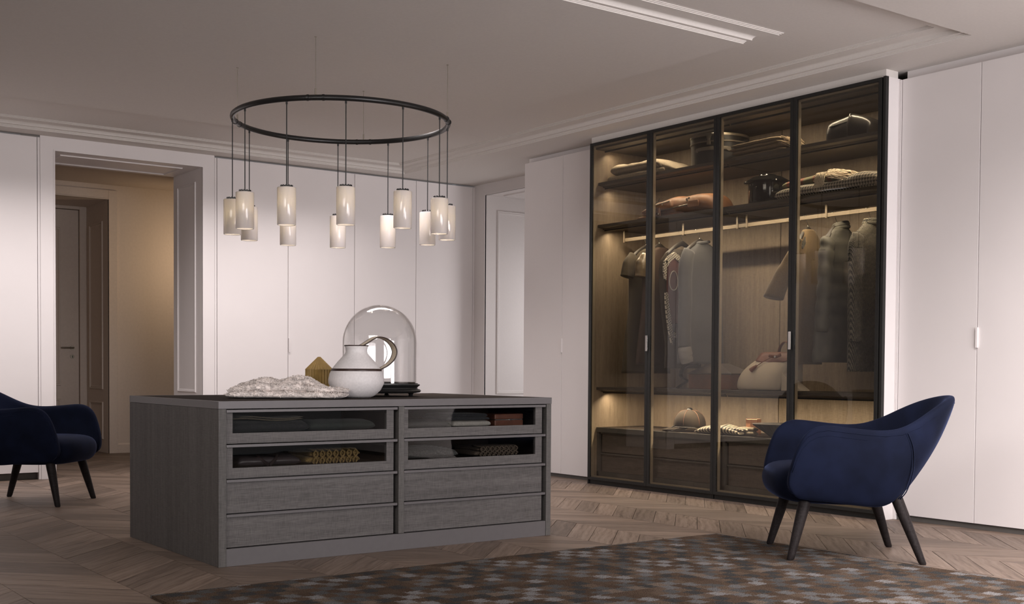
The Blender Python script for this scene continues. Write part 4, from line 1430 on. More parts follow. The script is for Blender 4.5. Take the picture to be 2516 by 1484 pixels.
cable_jumper('brown lattice knit jumper in the second right island drawer', (3.626, FY + 0.005, zB), 0.296, 0.036, 0.026, T['brown_knit'], 8, 1.3)

# ------------------------------------------------------------------ things on the wardrobe shelves
Z1, Z2, Z3, Z4 = 2.408, 2.073, 0.776, 0.4545
# beige boucle throw, top left shelf
bm = BM()
O = Vector((6.285, 7.262, Z1))
slab(bm, O, AXW, AYW, 0.0, 0.66, 0.0, 0.30, Z1, 0.058, 40, 24, 0.005, 14, 3, 1, 0.002, ek=40)
slab(bm, O, AXW, AYW, 0.025, 0.79, 0.01, 0.30, Z1 + 0.050, bump_h([(0, 0.100), (0.35, 0.085), (0.62, 0.092), (0.78, 0.075), (1, 0.012)]), 48, 26, 0.006, 12, 2.6, 2, 0.002, zf=lambda s: -0.046 * max(0, (s - 0.55) / 0.45) if s > 0.55 else 0, ek=40)
for r_ in (0.020, 0.034):
    tube(bm, [(O.x - 0.004, O.y - 0.56 - r_ * math.cos(t) * 1.9, Z1 + 0.052 + r_ * math.sin(t)) for t in [PI * 1.7 * i / 18 for i in range(19)]], 0.010, 8)
tag(obj('folded_throw', bm, T['throw_wool'], smooth=180), 'beige boucle throw folded on the top shelf of the glass wardrobe', 'throw')

# round black hat box
hx, hy, hr = 6.475, 6.215, 0.208
hb = thing('hat_box', 'round black hat box with taupe trim and handle on the top shelf', 'hat box', (hx, hy, Z1))
obj('body', lathe(BM(), [(0, Z1), (hr - 0.004, Z1), (hr, Z1 + 0.004), (hr, Z1 + 0.165), (0, Z1 + 0.165)], (hx, hy), 56), T['hat_black'], hb, smooth=40)
obj('lid', lathe(BM(), [(0, Z1 + 0.167), (hr + 0.005, Z1 + 0.167), (hr + 0.005, Z1 + 0.215), (0, Z1 + 0.222)], (hx, hy), 56), T['hat_black'], hb, smooth=40)
bm = BM()
lathe(bm, [(hr + 0.004, Z1 + 0.204), (hr + 0.008, Z1 + 0.206), (hr + 0.008, Z1 + 0.220), (hr - 0.004, Z1 + 0.226)], (hx, hy), 56)
lathe(bm, [(hr + 0.003, Z1 + 0.160), (hr + 0.008, Z1 + 0.162), (hr + 0.008, Z1 + 0.169), (hr + 0.003, Z1 + 0.171)], (hx, hy), 56)
obj('trim', bm, T['hat_trim'], hb, smooth=60, label='taupe leather edging')


def on_hat(a, z, o=0.0):
    return (hx + (hr + 0.006 + o) * math.cos(a), hy + (hr + 0.006 + o) * math.sin(a), z)


A0 = math.atan2(-hy, -hx) - 0.27
bm = BM()
tube(bm, [on_hat(A0 - 0.55 + 1.1 * i / 16, Z1 + 0.112, 0.012 * math.sin(PI * i / 16)) for i in range(17)], 0.013, 8, True, (Vector((0, 0, 1)), 0.22))
for s_ in (-0.58, 0.58):
    c = on_hat(A0 + s_, Z1 + 0.108)
    tube(bm, [on_hat(A0 + s_, Z1 + 0.108, -0.004), on_hat(A0 + s_, Z1 + 0.108, 0.004)], 0.016, 16)
obj('handle', bm, T['hat_trim'], hb, smooth=40, label='taupe leather carry handle')
bm = BM()
tube(bm, [on_hat(A0 - 0.10, Z1 + 0.222), on_hat(A0 - 0.10, Z1 + 0.185, 0.006)], [0.022, 0.015], 8, True, (Vector((-math.sin(A0), math.cos(A0), 0)), 0.2))
tube(bm, [on_hat(A0 - 0.10, Z1 + 0.188), on_hat(A0 - 0.10, Z1 + 0.140, 0.004)], [0.010, 0.016], 8, True, (Vector((-math.sin(A0), math.cos(A0), 0)), 0.3))
obj('latch', bm, M['nickel'], hb, smooth=40)

# brown throw with fringe, top right
bm = BM()
O = Vector((6.29, 5.945, Z1))
for k, (a, b, z, h) in enumerate(((0.0, 0.50, 0.0, 0.034), (0.02, 0.49, 0.030, 0.036), (-0.01, 0.47, 0.060, 0.030), (0.01, 0.46, 0.084, 0.032))):
    slab(bm, O, AXW, AYW, a, b, 0.0, 0.28, Z1 + z, bump_h([(0, h * 0.8), (0.7, h), (1, h)]), 34, 22, 0.004, 12, 3, k * 5)
th = obj('folded_throw', bm, T['throw_brown'], smooth=180)
tag(th, 'brown fringed wool throw folded beside the hat box on the top shelf', 'throw')
bm = BM()
for i in range(46):
    u0 = 0.44 + random.uniform(-0.02, 0.04)
    v0 = random.uniform(-0.01, 0.16)
    z0 = Z1 + 0.12 - 0.10 * random.random() ** 1.5
    L_ = random.uniform(0.07, 0.20)
    pts = []
    for k in range(5):
        t = k / 4
        p = O + AXW * (u0 + L_ * t) + AYW * (v0 + 0.01 * math.sin(5 * t + i))
        pts.append((p.x, p.y, max(Z1 + 0.005, z0 - (z0 - Z1) * t ** 1.4 * min(1, L_ * 6))))
    tube(bm, pts, 0.0042, 5)
tag(obj('fringe', bm, T['throw_brown'], th, smooth=180), kind='stuff')

# black leather bag
bg_ = thing('leather_bag', 'black leather washbag with ridged top at the right end of the top shelf', 'bag', (6.40, 4.94, Z1))
O = Vector((6.40, 4.94, Z1))
bm = BM()
rings = []
for u, w, h in ((-0.176, 0.078, 0.128), (-0.170, 0.092, 0.142), (-0.08, 0.098, 0.152), (-0.005, 0.10, 0.164), (0.012, 0.102, 0.172), (0.03, 0.10, 0.166), (0.10, 0.098, 0.145), (0.158, 0.094, 0.112), (0.176, 0.085, 0.080)):
    ring = []
    for j in range(24):
        t = 2 * PI * j / 24
        cc = abs(math.cos(t)) ** 0.34 * (1 if math.cos(t) >= 0 else -1)
        ss = abs(math.sin(t)) ** 0.34 * (1 if math.sin(t) >= 0 else -1)
        k = 1 - 0.28 * max(0, ss)
        p = O + AXW * u + AYW * (w * cc * k)
        z = Z1 + h / 2 + h / 2 * ss
        ring.append((p.x + 0.003 * nz(p.x, p.y, z, 22), p.y, max(Z1, z + 0.003 * nz(p.x, p.y, z, 25))))
    rings.append(ring)
loft(bm, rings, True, True)
obj('body', bm, T['black_leather'], bg_, smooth=180, sub=1)
bm = BM()
tube(bm, [tuple(O + AXW * 0.012 + AYW * v + Vector((0, 0, z))) for v, z in ((-0.103, 0.006), (-0.100, 0.08), (-0.090, 0.130), (-0.074, 0.166), (0.0, 0.173), (0.07, 0.166))], 0.004, 8)
tube(bm, [tuple(O + AXW * u + AYW * -0.086 + Vector((0, 0, z))) for u, z in ((-0.145, 0.104), (-0.08, 0.110), (0.0, 0.118))], 0.003, 6)
obj('piping', bm, T['black_leather'], bg_, smooth=180)

# tan leather backpack lying on the second shelf, left
tb = thing('leather_backpack', 'tan leather backpack with zips and buckles lying on the second shelf', 'bag', (6.40, 6.50, Z2))
O = Vector((6.40, 6.50, Z2))
bm = BM()
rings = []
for u, v0, v1, h in ((-0.415, -0.05, 0.05, 0.020), (-0.40, -0.07, 0.10, 0.045), (-0.33, -0.115, 0.15, 0.075), (-0.24, -0.13, 0.17, 0.110), (-0.14, -0.135, 0.18, 0.142), (-0.05, -0.14, 0.18, 0.158), (0.02, -0.14, 0.18, 0.155),
                     (0.06, -0.13, 0.18, 0.142), (0.14, -0.14, 0.18, 0.150), (0.24, -0.14, 0.18, 0.152), (0.33, -0.13, 0.17, 0.142), (0.38, -0.10, 0.14, 0.105), (0.395, -0.06, 0.10, 0.05)):
    ring = []
    for j in range(26):
        t = 2 * PI * j / 26
        cc = abs(math.cos(t)) ** 0.62 * (1 if math.cos(t) >= 0 else -1)
        ss = abs(math.sin(t)) ** 0.7 * (1 if math.sin(t) >= 0 else -1)
        v = (v0 + v1) / 2 + (v1 - v0) / 2 * cc * (1 - 0.22 * max(0, ss))
        z = h / 2 + h / 2 * ss
        p = O + AXW * u + AYW * v
        ring.append((p.x + 0.005 * nz(u, v, z, 14), p.y, max(Z2, Z2 + z + 0.006 * nz(u, v, z, 11))))
    rings.append(ring)
loft(bm, rings, True, True)
obj('body', bm, T['tan_leather'], tb, smooth=180, sub=1)
bm = BM()
slab(bm, O, AXW, AYW, -0.30, 0.02, -0.165, -0.02, Z2 + 0.035, bump_h([(0, 0.03), (0.5, 0.080), (1, 0.09)]), 26, 20, 0.003, 12, 2.6)
obj('front_pocket', bm, T['tan_leather'], tb, smooth=180)
bm = BM()
for pts in ([(-0.27, -0.150, 0.065), (-0.16, -0.158, 0.085), (-0.05, -0.160, 0.098), (0.0, -0.155, 0.104)], [(-0.10, -0.150, 0.046), (0.02, -0.150, 0.052), (0.14, -0.150, 0.058), (0.24, -0.148, 0.064)]):
    tube(bm, curve_pts([tuple(O + AXW * u + AYW * v + Vector((0, 0, z))) for u, v, z in pts], 14), 0.0055, 6)
obj('zip', bm, M['nickel'], tb, smooth=180)
bm = BM()
tube(bm, curve_pts([tuple(O + AXW * u + AYW * v + Vector((0, 0, z))) for u, v, z in ((-0.34, -0.11, 0.045), (-0.20, -0.165, 0.040), (-0.12, -0.172, 0.030), (-0.10, -0.172, 0.006))], 14), 0.014, 8, True, (Vector((0, 0, 1)), 0.3))
tube(bm, curve_pts([tuple(O + AXW * u + AYW * v + Vector((0, 0, z))) for u, v, z in ((-0.095, -0.170, 0.060), (-0.085, -0.178, 0.03), (-0.082, -0.178, -0.0))], 10), 0.012, 8, True, (Vector((0, -1, 0)), 0.3))
obj('strap', bm, T['tan_dark'], tb, smooth=180, label='dark tan buckled strap')
bm = BM()
for u, v, z in ((-0.082, -0.184, 0.016), (-0.105, -0.178, 0.020), (-0.06, -0.166, 0.085), (0.165, -0.135, 0.102), (0.185, -0.133, 0.108), (0.175, -0.139, 0.092)):
    c = O + AXW * u + AYW * v + Vector((0, 0, z))
    tube(bm, [tuple(c), tuple(c - Vector((0.006, 0, 0)))], 0.008, 10)
obj('buckle', bm, M['steel'], tb, smooth=40)
bm = BM()
slab(bm, O, AXW, AYW, 0.19, 0.30, -0.158, -0.146, Z2 + 0.035, 0.055, 12, 12, 0.0, 1, 3.5)
obj('patch', bm, T['tan_leather'], tb, smooth=180)
bm = BM()
slab(bm, O, AXW, AYW, -0.40, 0.10, -0.12, 0.1, Z2, 0.032, 24, 16, 0.003, 12, 3)
obj('back_panel', bm, T['tan_dark'], tb, smooth=180, label='dark tan leather back')
bm = BM()
c = O + AXW * -0.155 + AYW * -0.130 + Vector((0, 0, 0.122))
tube(bm, [tuple(c + AXW * -0.028 + Vector((0, 0, -0.014))), tuple(c + AXW * 0.004 + Vector((0, 0, -0.004)))], 0.0028, 5)
tube(bm, [tuple(c + AXW * 0.004 + Vector((0, 0, -0.004))), tuple(c + AXW * 0.020 + Vector((0, 0, 0.022)))], 0.0028, 5)
obj('emblem', bm, M['black'], tb, smooth=180)

# glossy black round box with wide lid
px_, py_ = 6.42, 5.700
pt = thing('lidded_pot', 'glossy black round pot with wide lid on the second shelf', 'pot', (px_, py_, Z2))
obj('body', lathe(BM(), [(0, Z2), (0.128, Z2), (0.131, Z2 + 0.006), (0.133, Z2 + 0.148), (0, Z2 + 0.148)], (px_, py_), 48), M['gloss'], pt, smooth=40)
obj('lid', lathe(BM(), [(0.125, Z2 + 0.149), (0.150, Z2 + 0.150), (0.164, Z2 + 0.157), (0.163, Z2 + 0.165), (0.135, Z2 + 0.180), (0.105, Z2 + 0.198), (0.085, Z2 + 0.203), (0.0, Z2 + 0.205)], (px_, py_), 48), M['gloss'], pt, smooth=50)
obj('knob', lathe(BM(), [(0.055, Z2 + 0.205), (0.060, Z2 + 0.209), (0.058, Z2 + 0.214), (0.0, Z2 + 0.217)], (px_, py_), 32), M['gloss'], pt, smooth=50)
bm = BM()
for da in (-0.55, 0.75):
    a = math.atan2(-py_, -px_) + da
    q = lambda r, z: (px_ + r * math.cos(a), py_ + r * math.sin(a), Z2 + z)
    tube(bm, [q(0.132, 0.125), q(0.148, 0.122), q(0.148, 0.098), q(0.132, 0.096)], 0.005, 8)
obj('side_handle', bm, M['gloss'], pt, smooth=60)

# houndstooth blanket and tartan shawl
O = Vector((6.275, 5.515, Z2))
bm = BM()
slab(bm, O, AXW, AYW, 0.0, 0.84, 0.0, 0.33, Z2, bump_h([(0, 0.080), (0.2, 0.095), (0.55, 0.090), (0.8, 0.125), (0.92, 0.120), (1, 0.10)]), 56, 28, 0.006, 7, 2.8, ek=30)
slab(bm, O, AXW, AYW, 0.70, 0.83, -0.004, 0.3, Z2, 0.034, 20, 18, 0.003, 7, 2.8)
hbl = obj('folded_blanket', bm, T['hounds'], smooth=180)
tag(hbl, 'black and cream houndstooth blanket folded on the second shelf', 'blanket')
bm = BM()
O2 = Vector((6.30, 5.49, Z2 + 0.084))
slab(bm, O2, AXW, AYW, 0.0, 0.50, 0.02, 0.28, Z2 + 0.076, bump_h([(0, 0.065), (0.3, 0.072), (0.75, 0.098), (0.9, 0.09), (1, 0.05)]), 40, 24, 0.004, 9, 2.3)
sh = obj('folded_shawl', bm, T['tartan'], smooth=180)
tag(sh, 'green and red tartan shawl with cream fringe on the houndstooth blanket', 'shawl')
bm = BM()
for i in range(120):
    t0 = random.random()
    v0 = 0.0 + 0.16 * t0
    u0 = 0.36 + 0.06 * random.random()
    z0 = 0.155 - 0.05 * (1 - min(1, v0 / 0.06))
    down = random.random() < 0.42
    pts = []
    L_ = random.uniform(0.08, 0.14) if down else random.uniform(0.12, 0.26)
    for k in range(6):
        t = k / 5
        if down:
            p = O2 + AXW * (u0 - 0.03 + 0.05 * (random.random() - 0.5) * t + 0.012 * math.sin(6 * t + i)) + AYW * (-0.002 - 0.022 * math.sin(PI * min(1, t * 0.8)))
            z = Z2 + max(0.02, 0.148 - L_ * t)
        else:
            p = O2 + AXW * (u0 + L_ * t) + AYW * (v0 - 0.012 + 0.008 * math.sin(7 * t + i))
            z = Z2 + z0 + 0.012 - 0.075 * t ** 1.5 * (L_ / 0.26) + 0.006 * math.sin(9 * t + i)
        pts.append((p.x, p.y, z))
    tube(bm, pts, 0.0032, 5)
tag(obj('fringe', bm, T['fringe'], sh, smooth=180, label='cream twisted fringe'), kind='stuff')

# cream bag with brown flap on the middle shelf
O = Vector((6.44, 5.60, Z3))
cb = thing('canvas_handbag', 'cream canvas handbag with brown leather flap, handle and key fob', 'handbag', tuple(O))
bm = BM()
rings = []
for z, u0, u1, w in ((0.002, -0.285, 0.125, 0.150), (0.012, -0.290, 0.140, 0.158), (0.060, -0.292, 0.150, 0.160), (0.120, -0.272, 0.160, 0.145), (0.170, -0.222, 0.175, 0.120), (0.215, -0.165, 0.188, 0.085), (0.250, -0.115, 0.190, 0.045), (0.258, -0.105, 0.188, 0.030)):
    ring = []
    for j in range(32):
        t = 2 * PI * j / 32
        cc = abs(math.cos(t)) ** 0.45 * (1 if math.cos(t) >= 0 else -1)
        ss = abs(math.sin(t)) ** 0.55 * (1 if math.sin(t) >= 0 else -1)
        u = (u0 + u1) / 2 + (u1 - u0) / 2 * cc
        v = w * ss
        if cc > 0.6:
            u -= 0.045 * (1 - abs(ss)) * (1 if z < 0.2 else 0.4)
        p = O + AXW * u + AYW * v
        ring.append((p.x + 0.004 * nz(u, v, z, 9), p.y, Z3 + z))
    rings.append(ring)
loft(bm, rings, True, True)
obj('body', bm, T['canvas'], cb, smooth=180, sub=1)
bm = BM()
prism(bm, [(O.y - 0.125, Z3 + 0.004), (O.y - 0.125, Z3 + 0.130), (O.y - 0.16, Z3 + 0.100), (O.y - 0.300, Z3 + 0.010), (O.y - 0.30, Z3 + 0.004)], 'x', O.x - 0.11, O.x - 0.02)
obj('side_gusset', bm, T['canvas'], cb, bevel=0.002)
bm = BM()
rows = []
for k in range(12):
    t = k / 11
    row = []
    for i in range(15):
        s = i / 14
        u = -0.110 + 0.312 * s
        if t < 0.35:
            v, z = 0.035 - 0.075 * t / 0.35, 0.268 + 0.004 * math.sin(PI * t / 0.35)
        else:
            q = (t - 0.35) / 0.65
            drop = 0.058 + 0.018 * math.sin(PI * s) - 0.01 * s
            v, z = -0.040 - 0.050 * q ** 0.8, 0.268 - drop * q - 0.004 * math.sin(PI * 3 * s) * q
        p = O + AXW * (u - 0.02 * max(0, t - 0.35)) + AYW * v
        row.append((p.x - 0.006, p.y, Z3 + z))
    rows.append(row)
loft(bm, rows, False, False, closed=False)
fl = obj('flap', bm, T['red_leather'], cb, smooth=180, label='red brown leather flap')
md = fl.modifiers.new('thick', 'SOLIDIFY')
md.thickness = 0.006
bm = BM()
tube(bm, curve_pts([tuple(O + AXW * u + AYW * 0.0 + Vector((0, 0, z))) for u, z in ((0.005, 0.268), (0.020, 0.310), (0.055, 0.340), (0.090, 0.335), (0.115, 0.305), (0.122, 0.268))], 20), 0.017, 8, True, (AYW, 0.28))
obj('handle', bm, T['red_leather'], cb, smooth=180, label='red brown leather handle')
bm = BM()
tube(bm, curve_pts([tuple(O + AXW * u + AYW * v + Vector((0, 0, z))) for u, v, z in ((0.020, -0.090, 0.235), (-0.040, -0.105, 0.205), (-0.085, -0.128, 0.172))], 10), 0.003, 6)
tube(bm, [tuple(O + AXW * u + AYW * v + Vector((0, 0, z))) for u, v, z in ((-0.080, -0.130, 0.176), (-0.100, -0.136, 0.160), (-0.124, -0.142, 0.142))], [0.008, 0.014, 0.017], 8)
tube(bm, [tuple(O + AXW * u + AYW * v + Vector((0, 0, z))) for u, v, z in ((-0.005, -0.088, 0.246), (0.06, -0.092, 0.238), (0.10, -0.088, 0.252))], 0.012, 8, True, (Vector((0, 0, 1)), 0.4))
obj('key_fob', bm, T['red_leather'], cb, smooth=60, label='red brown key fob on a cord')
bm = BM()
c = O + AXW * 0.064 + AYW * -0.100 + Vector((0, 0, 0.238))
tube(bm, [tuple(c), tuple(c - Vector((0.008, 0, 0)))], 0.008, 12)
obj('turn_lock', bm, M['steel'], cb, smooth=40)

# brown case with a sloping lid and a dark strap beside it
O = Vector((6.54, 6.25, Z3))
cs = thing('wooden_case', 'dark brown case with sloping lid behind the blue grey coat', 'case', tuple(O))
obj('body', boxes((6.43, 6.66, 6.03, 6.47, Z3, Z3 + 0.112)), T['tan_dark'], cs, bevel=0.006, seg=2)
bm = BM()
loft(bm, [[(6.425, 6.475, Z3 + 0.113), (6.665, 6.475, Z3 + 0.113), (6.665, 6.025, Z3 + 0.113), (6.425, 6.025, Z3 + 0.113)], [(6.425, 6.475, Z3 + 0.120), (6.665, 6.475, Z3 + 0.120), (6.665, 6.025, Z3 + 0.120), (6.425, 6.025, Z3 + 0.120)],
          [(6.50, 6.32, Z3 + 0.192), (6.60, 6.32, Z3 + 0.192), (6.60, 6.21, Z3 + 0.192), (6.50, 6.21, Z3 + 0.192)]])
obj('lid', bm, M['w_draw'], cs, bevel=0.003)
bm = BM()
tube(bm, curve_pts([(6.47, 6.40, Z3 + 0.185), (6.45, 6.52, Z3 + 0.170), (6.45, 6.57, Z3 + 0.10), (6.45, 6.50, Z3 + 0.06), (6.45, 6.56, Z3 + 0.03), (6.45, 6.60, Z3 + 0.006)], 20), 0.022, 8, True, (Vector((1, 0, 0)), 0.25))
obj('strap', bm, T['black_leather'], cs, smooth=180)

# bottom niche: helmet, silk scarf, copper cup, wicker bowl
hcx, hcy = 6.42, 6.44
hl = thing('riding_helmet', 'brown suede riding cap with button top in the lit bottom niche', 'helmet', (hcx, hcy, Z4))
bm = BM()
rings = []
for r_, z in ((0.112, 0.030), (0.116, 0.045), (0.115, 0.075), (0.106, 0.105), (0.088, 0.132), (0.062, 0.152), (0.032, 0.162), (0.008, 0.164)):
    rings.append([(hcx + r_ * 0.95 * math.cos(2 * PI * i / 48) * (1 - 0.012 * (abs(math.cos(3 * PI * i / 24)) ** 30)), hcy + r_ * 1.12 * math.sin(2 * PI * i / 48) * (1 - 0.012 * (abs(math.cos(3 * 2 * PI * i / 48)) ** 30)), Z4 + z) for i in range(48)])
loft(bm, rings, True, True)
obj('crown', bm, T['suede_brown'], hl, smooth=180)
bm = BM()
for k in range(6):
    a = k * PI / 3 + 0.3
    tube(bm, [(hcx + r_ * 0.955 * math.cos(a), hcy + r_ * 1.125 * math.sin(a), Z4 + z + 0.0005) for r_, z in ((0.116, 0.045), (0.115, 0.075), (0.106, 0.105), (0.088, 0.132), (0.062, 0.152), (0.032, 0.162))], 0.0018, 5)
obj('seam', bm, T['tan_dark'], hl, smooth=180)
obj('button', lathe(BM(), [(0.024, Z4 + 0.160), (0.022, Z4 + 0.170), (0.012, Z4 + 0.178), (0.0, Z4 + 0.180)], (hcx, hcy), 20), M['black'], hl, smooth=180)
bm = BM()
rows = []
va = math.radians(168)
for k in range(5):
    t = k / 4
    row = []
    for i in range(13):
        a = va - 0.95 + 1.9 * i / 12 - 0.0
        ext = 0.062 * t * (math.cos((i - 6) / 6 * 1.25))
        r0x, r0y = 0.112 + ext, 0.128 + ext
        row.append((hcx + r0x * math.cos(a), hcy + r0y * math.sin(a) + 0.055 * t, Z4 + 0.034 - 0.022 * t ** 1.4))
    rows.append(row)
loft(bm, rows, False, False, closed=False)
pk = obj('peak', bm, T['suede_brown'], hl, smooth=180)
md = pk.modifiers.new('thick', 'SOLIDIFY')
md.thickness = 0.006
bm = BM()
tube(bm, curve_pts([(hcx - 0.105, hcy + 0.05, Z4 + 0.050), (hcx - 0.150, hcy + 0.06, Z4 + 0.012), (hcx - 0.165, hcy + 0.02, Z4 + 0.006), (hcx - 0.125, hcy - 0.02, Z4 + 0.030)], 14), 0.003, 6)
tube(bm, [(hcx - 0.122 * math.cos(t), hcy - 0.135 * math.sin(t), Z4 + 0.034) for t in [-1.0 + 2.2 * i / 14 for i in range(15)]], 0.0045, 6)
obj('chin_strap', bm, T['black_leather'], hl, smooth=180)

O = Vector((6.262, 6.250, Z4))
bm = BM()
slab(bm, O, AXW, AYW, 0.0, 0.46, 0.0, 0.15, Z4, bump_h([(0, 0.03), (0.3, 0.058), (0.6, 0.070), (0.85, 0.055), (1, 0.030)]), 44, 24, 0.010, 13, 2.4)
slab(bm, O, AXW, AYW, 0.26, 0.475, 0.01, 0.12, Z4 + 0.03, bump_h([(0, 0.035), (0.6, 0.030), (1, 0.022)]), 26, 18, 0.006, 14, 2.2, 3)
sk = obj('silk_scarf', bm, T['silk'], smooth=180)
tag(sk, 'printed silk scarf bundled beside the riding cap in the bottom niche', 'scarf')
bm = BM()
slab(bm, O, AXW, AYW, 0.40, 0.535, 0.06, 0.12, Z4, 0.034, 16, 14, 0.002, 14, 2.2)
slab(bm, O, AXW, AYW, 0.38, 0.525, 0.07, 0.13, Z4 + 0.032, 0.030, 16, 14, 0.002, 14, 2.2, 3)
tag(obj('folded_gloves', bm, T['beige_cloth'], smooth=180), 'tan gloves rolled behind the silk scarf beside the copper cup', 'gloves')

cx_, cy_ = 6.49, 5.865
bm = BM()
n = 8
rings = []
for r_, z in ((0.058, 0.0), (0.058, 0.114), (0.054, 0.114), (0.054, 0.012)):
    rings.append([(cx_ + r_ * math.cos(2 * PI * i / n + 0.35), cy_ + r_ * math.sin(2 * PI * i / n + 0.35), Z4 + z) for i in range(n)])
loft(bm, rings, True, True)
tag(obj('copper_cup', bm, T['copper'], bevel=0.0015), 'faceted copper cup standing in the lit bottom niche', 'cup')
wx, wy = 6.43, 5.585
bw = thing('wicker_bowl', 'dark wicker bowl behind the right armchair in the bottom niche', 'bowl', (wx, wy, Z4))
obj('bowl', lathe(BM(), [(0, Z4 + 0.002), (0.050, Z4), (0.055, Z4 + 0.006), (0.10, Z4 + 0.040), (0.170, Z4 + 0.086), (0.178, Z4 + 0.092), (0.170, Z4 + 0.093), (0.098, Z4 + 0.048), (0.05, Z4 + 0.014), (0, Z4 + 0.012)], (wx, wy), 40), T['dark_basket'], bw, smooth=50)
bm = BM()
for i in range(40):
    a = 2 * PI * i / 40
    tube(bm, [(wx + r_ * math.cos(a), wy + r_ * math.sin(a), Z4 + z) for r_, z in ((0.058, 0.007), (0.102, 0.038), (0.172, 0.085))], 0.002, 4)
tag(obj('rib', bm, T['dark_basket'], bw), kind='stuff')

# ------------------------------------------------------------------ garments on hangers
T['g_knit'] = pattern_mat('brown_lurex_knit', 'tweed', (0.050, 0.040, 0.027), (0.13, 0.105, 0.070), 120, axes=(0, 2))
T['g_satin'] = plain('bronze_satin', (0.15, 0.110, 0.065), 0.32, nscale=24, var=0.35, bs=0.3, bd=0.006)
T['g_brown'] = plain('brown_crepe', (0.058, 0.036, 0.027), 0.85, nscale=120, var=0.15)
T['g_dark'] = plain('dark_brown_wool', (0.052, 0.043, 0.033), 0.95, nscale=120, var=0.2)
T['g_red'] = plain('brick_red_wool', (0.155, 0.055, 0.045), 0.9, nscale=130, var=0.15)
T['lace'] = pattern_mat('white_ring_lace', 'rings', (0.016, 0.014, 0.012), (0.60, 0.55, 0.46), 62, (0, 0.6, 0), axes=(0, 2))
T['ivory'] = plain('ivory_cord', (0.58, 0.52, 0.44), 0.8, nscale=90, var=0.1)
T['g_blue'] = plain('blue_grey_cashmere', (0.088, 0.088, 0.094), 0.95, nscale=170, var=0.25, bs=0.3, sheen=0.2)
T['g_cuff'] = plain('pale_grey_lining', (0.27, 0.26, 0.255), 0.9, nscale=170, var=0.15)
T['g_camel'] = plain('camel_wool', (0.165, 0.112, 0.055), 0.95, nscale=150, var=0.25, bs=0.3, sheen=0.2)
T['g_puffer'] = plain('quilted_grey_green', (0.074, 0.070, 0.056), 0.6, nscale=16, var=0.25, bs=0.2)
T['g_tweed'] = pattern_mat('black_ivory_tweed', 'tweed', (0.010, 0.010, 0.009), (0.25, 0.225, 0.17), 62, (0, 0.2, 0), axes=(0, 2))
T['hanger'] = plain('dark_wood_hanger', (0.030, 0.025, 0.020), 0.5, nscale=40, var=0.2)


def hanger(Y, label, half=0.165, drop=0.10):
    h = thing('coat_hanger', label, 'hanger', (6.44, Y, 1.972))
    X = 6.462
    bm = BM()
    pts = []
    for i in range(13):
        t = i / 12
        a = -0.35 + t * (PI + 0.9)
        pts.append((6.431 - 0.021 * math.cos(a), Y, 1.968 + 0.014 * math.sin(a) + 0.003))
    pts = [(X, Y, 1.892), (X - 0.001, Y, 1.914), (X - 0.012, Y, 1.932), (6.447, Y, 1.948), (6.4475, Y, 1.968), (6.440, Y, 1.9775), (6.430, Y, 1.9795), (6.421, Y, 1.976), (6.4165, Y, 1.966)]
    tube(bm, curve_pts(pts, 26), 0.0026, 8)
    tube(bm, [(X, Y, 1.890), (X, Y, 1.912)], 0.0045, 8)
    obj('hook', bm, M['steel'], h, smooth=180)
    bm = BM()
    rings = []
    for i in range(19):
        s = -1 + 2 * i / 18
        x = X + half * s
        z = 1.886 - drop * abs(s) ** 1.3
        hh = 0.022 - 0.006 * abs(s)
        w = 0.013 + 0.014 * abs(s) ** 3
        rings.append([(x, Y + w * math.cos(2 * PI * j / 10), z + hh * math.sin(2 * PI * j / 10)) for j in range(10)])
    loft(bm, rings)
    obj('shoulder_bar', bm, T['hanger'], h, smooth=180)
    return h


def torso(bm, Y, prof, th, seed, ripple=1.0, quilt=0.0, n=44, close=True):
    rings = []
    zs = [p[0] for p in prof]
    zt, zb = zs[0], zs[-1]
    fine = []
    for (z0, a0, b0), (z1, a1, b1) in zip(prof, prof[1:]):
        m = max(1, int(abs(z0 - z1) / 0.022))
        for i in range(m):
            t = i / m
            fine.append((z0 + (z1 - z0) * t, a0 + (a1 - a0) * t, b0 + (b1 - b0) * t))
    fine.append(prof[-1])
    for z, a, b in fine:
        s = (zt - z) / (zt - zb)
        ring = []
        xc, w = (a + b) / 2, (b - a) / 2
        for j in range(n):
            t = 2 * PI * j / n
            cc = abs(math.cos(t)) ** 0.75 * (1 if math.cos(t) >= 0 else -1)
            ss = math.sin(t)
            f = 1 + ripple * s * (0.22 * math.sin(5 * t + seed + 1.2 * s) + 0.14 * math.sin(9 * t + 2 * seed))
            f *= 1 + 0.25 * nz(math.cos(t) + seed, s * 3, seed, 1.6)
            qd = quilt * abs(math.sin(PI * (z - zb) / 0.105)) ** 0.5 if quilt else 0
            hgt = (th * (0.55 + 0.45 * min(1, s * 6)) + qd) * f
            ring.append((xc + (w + qd * 0.6) * cc, Y + hgt * ss, z))
        rings.append(ring)
    loft(bm, rings, True, close)


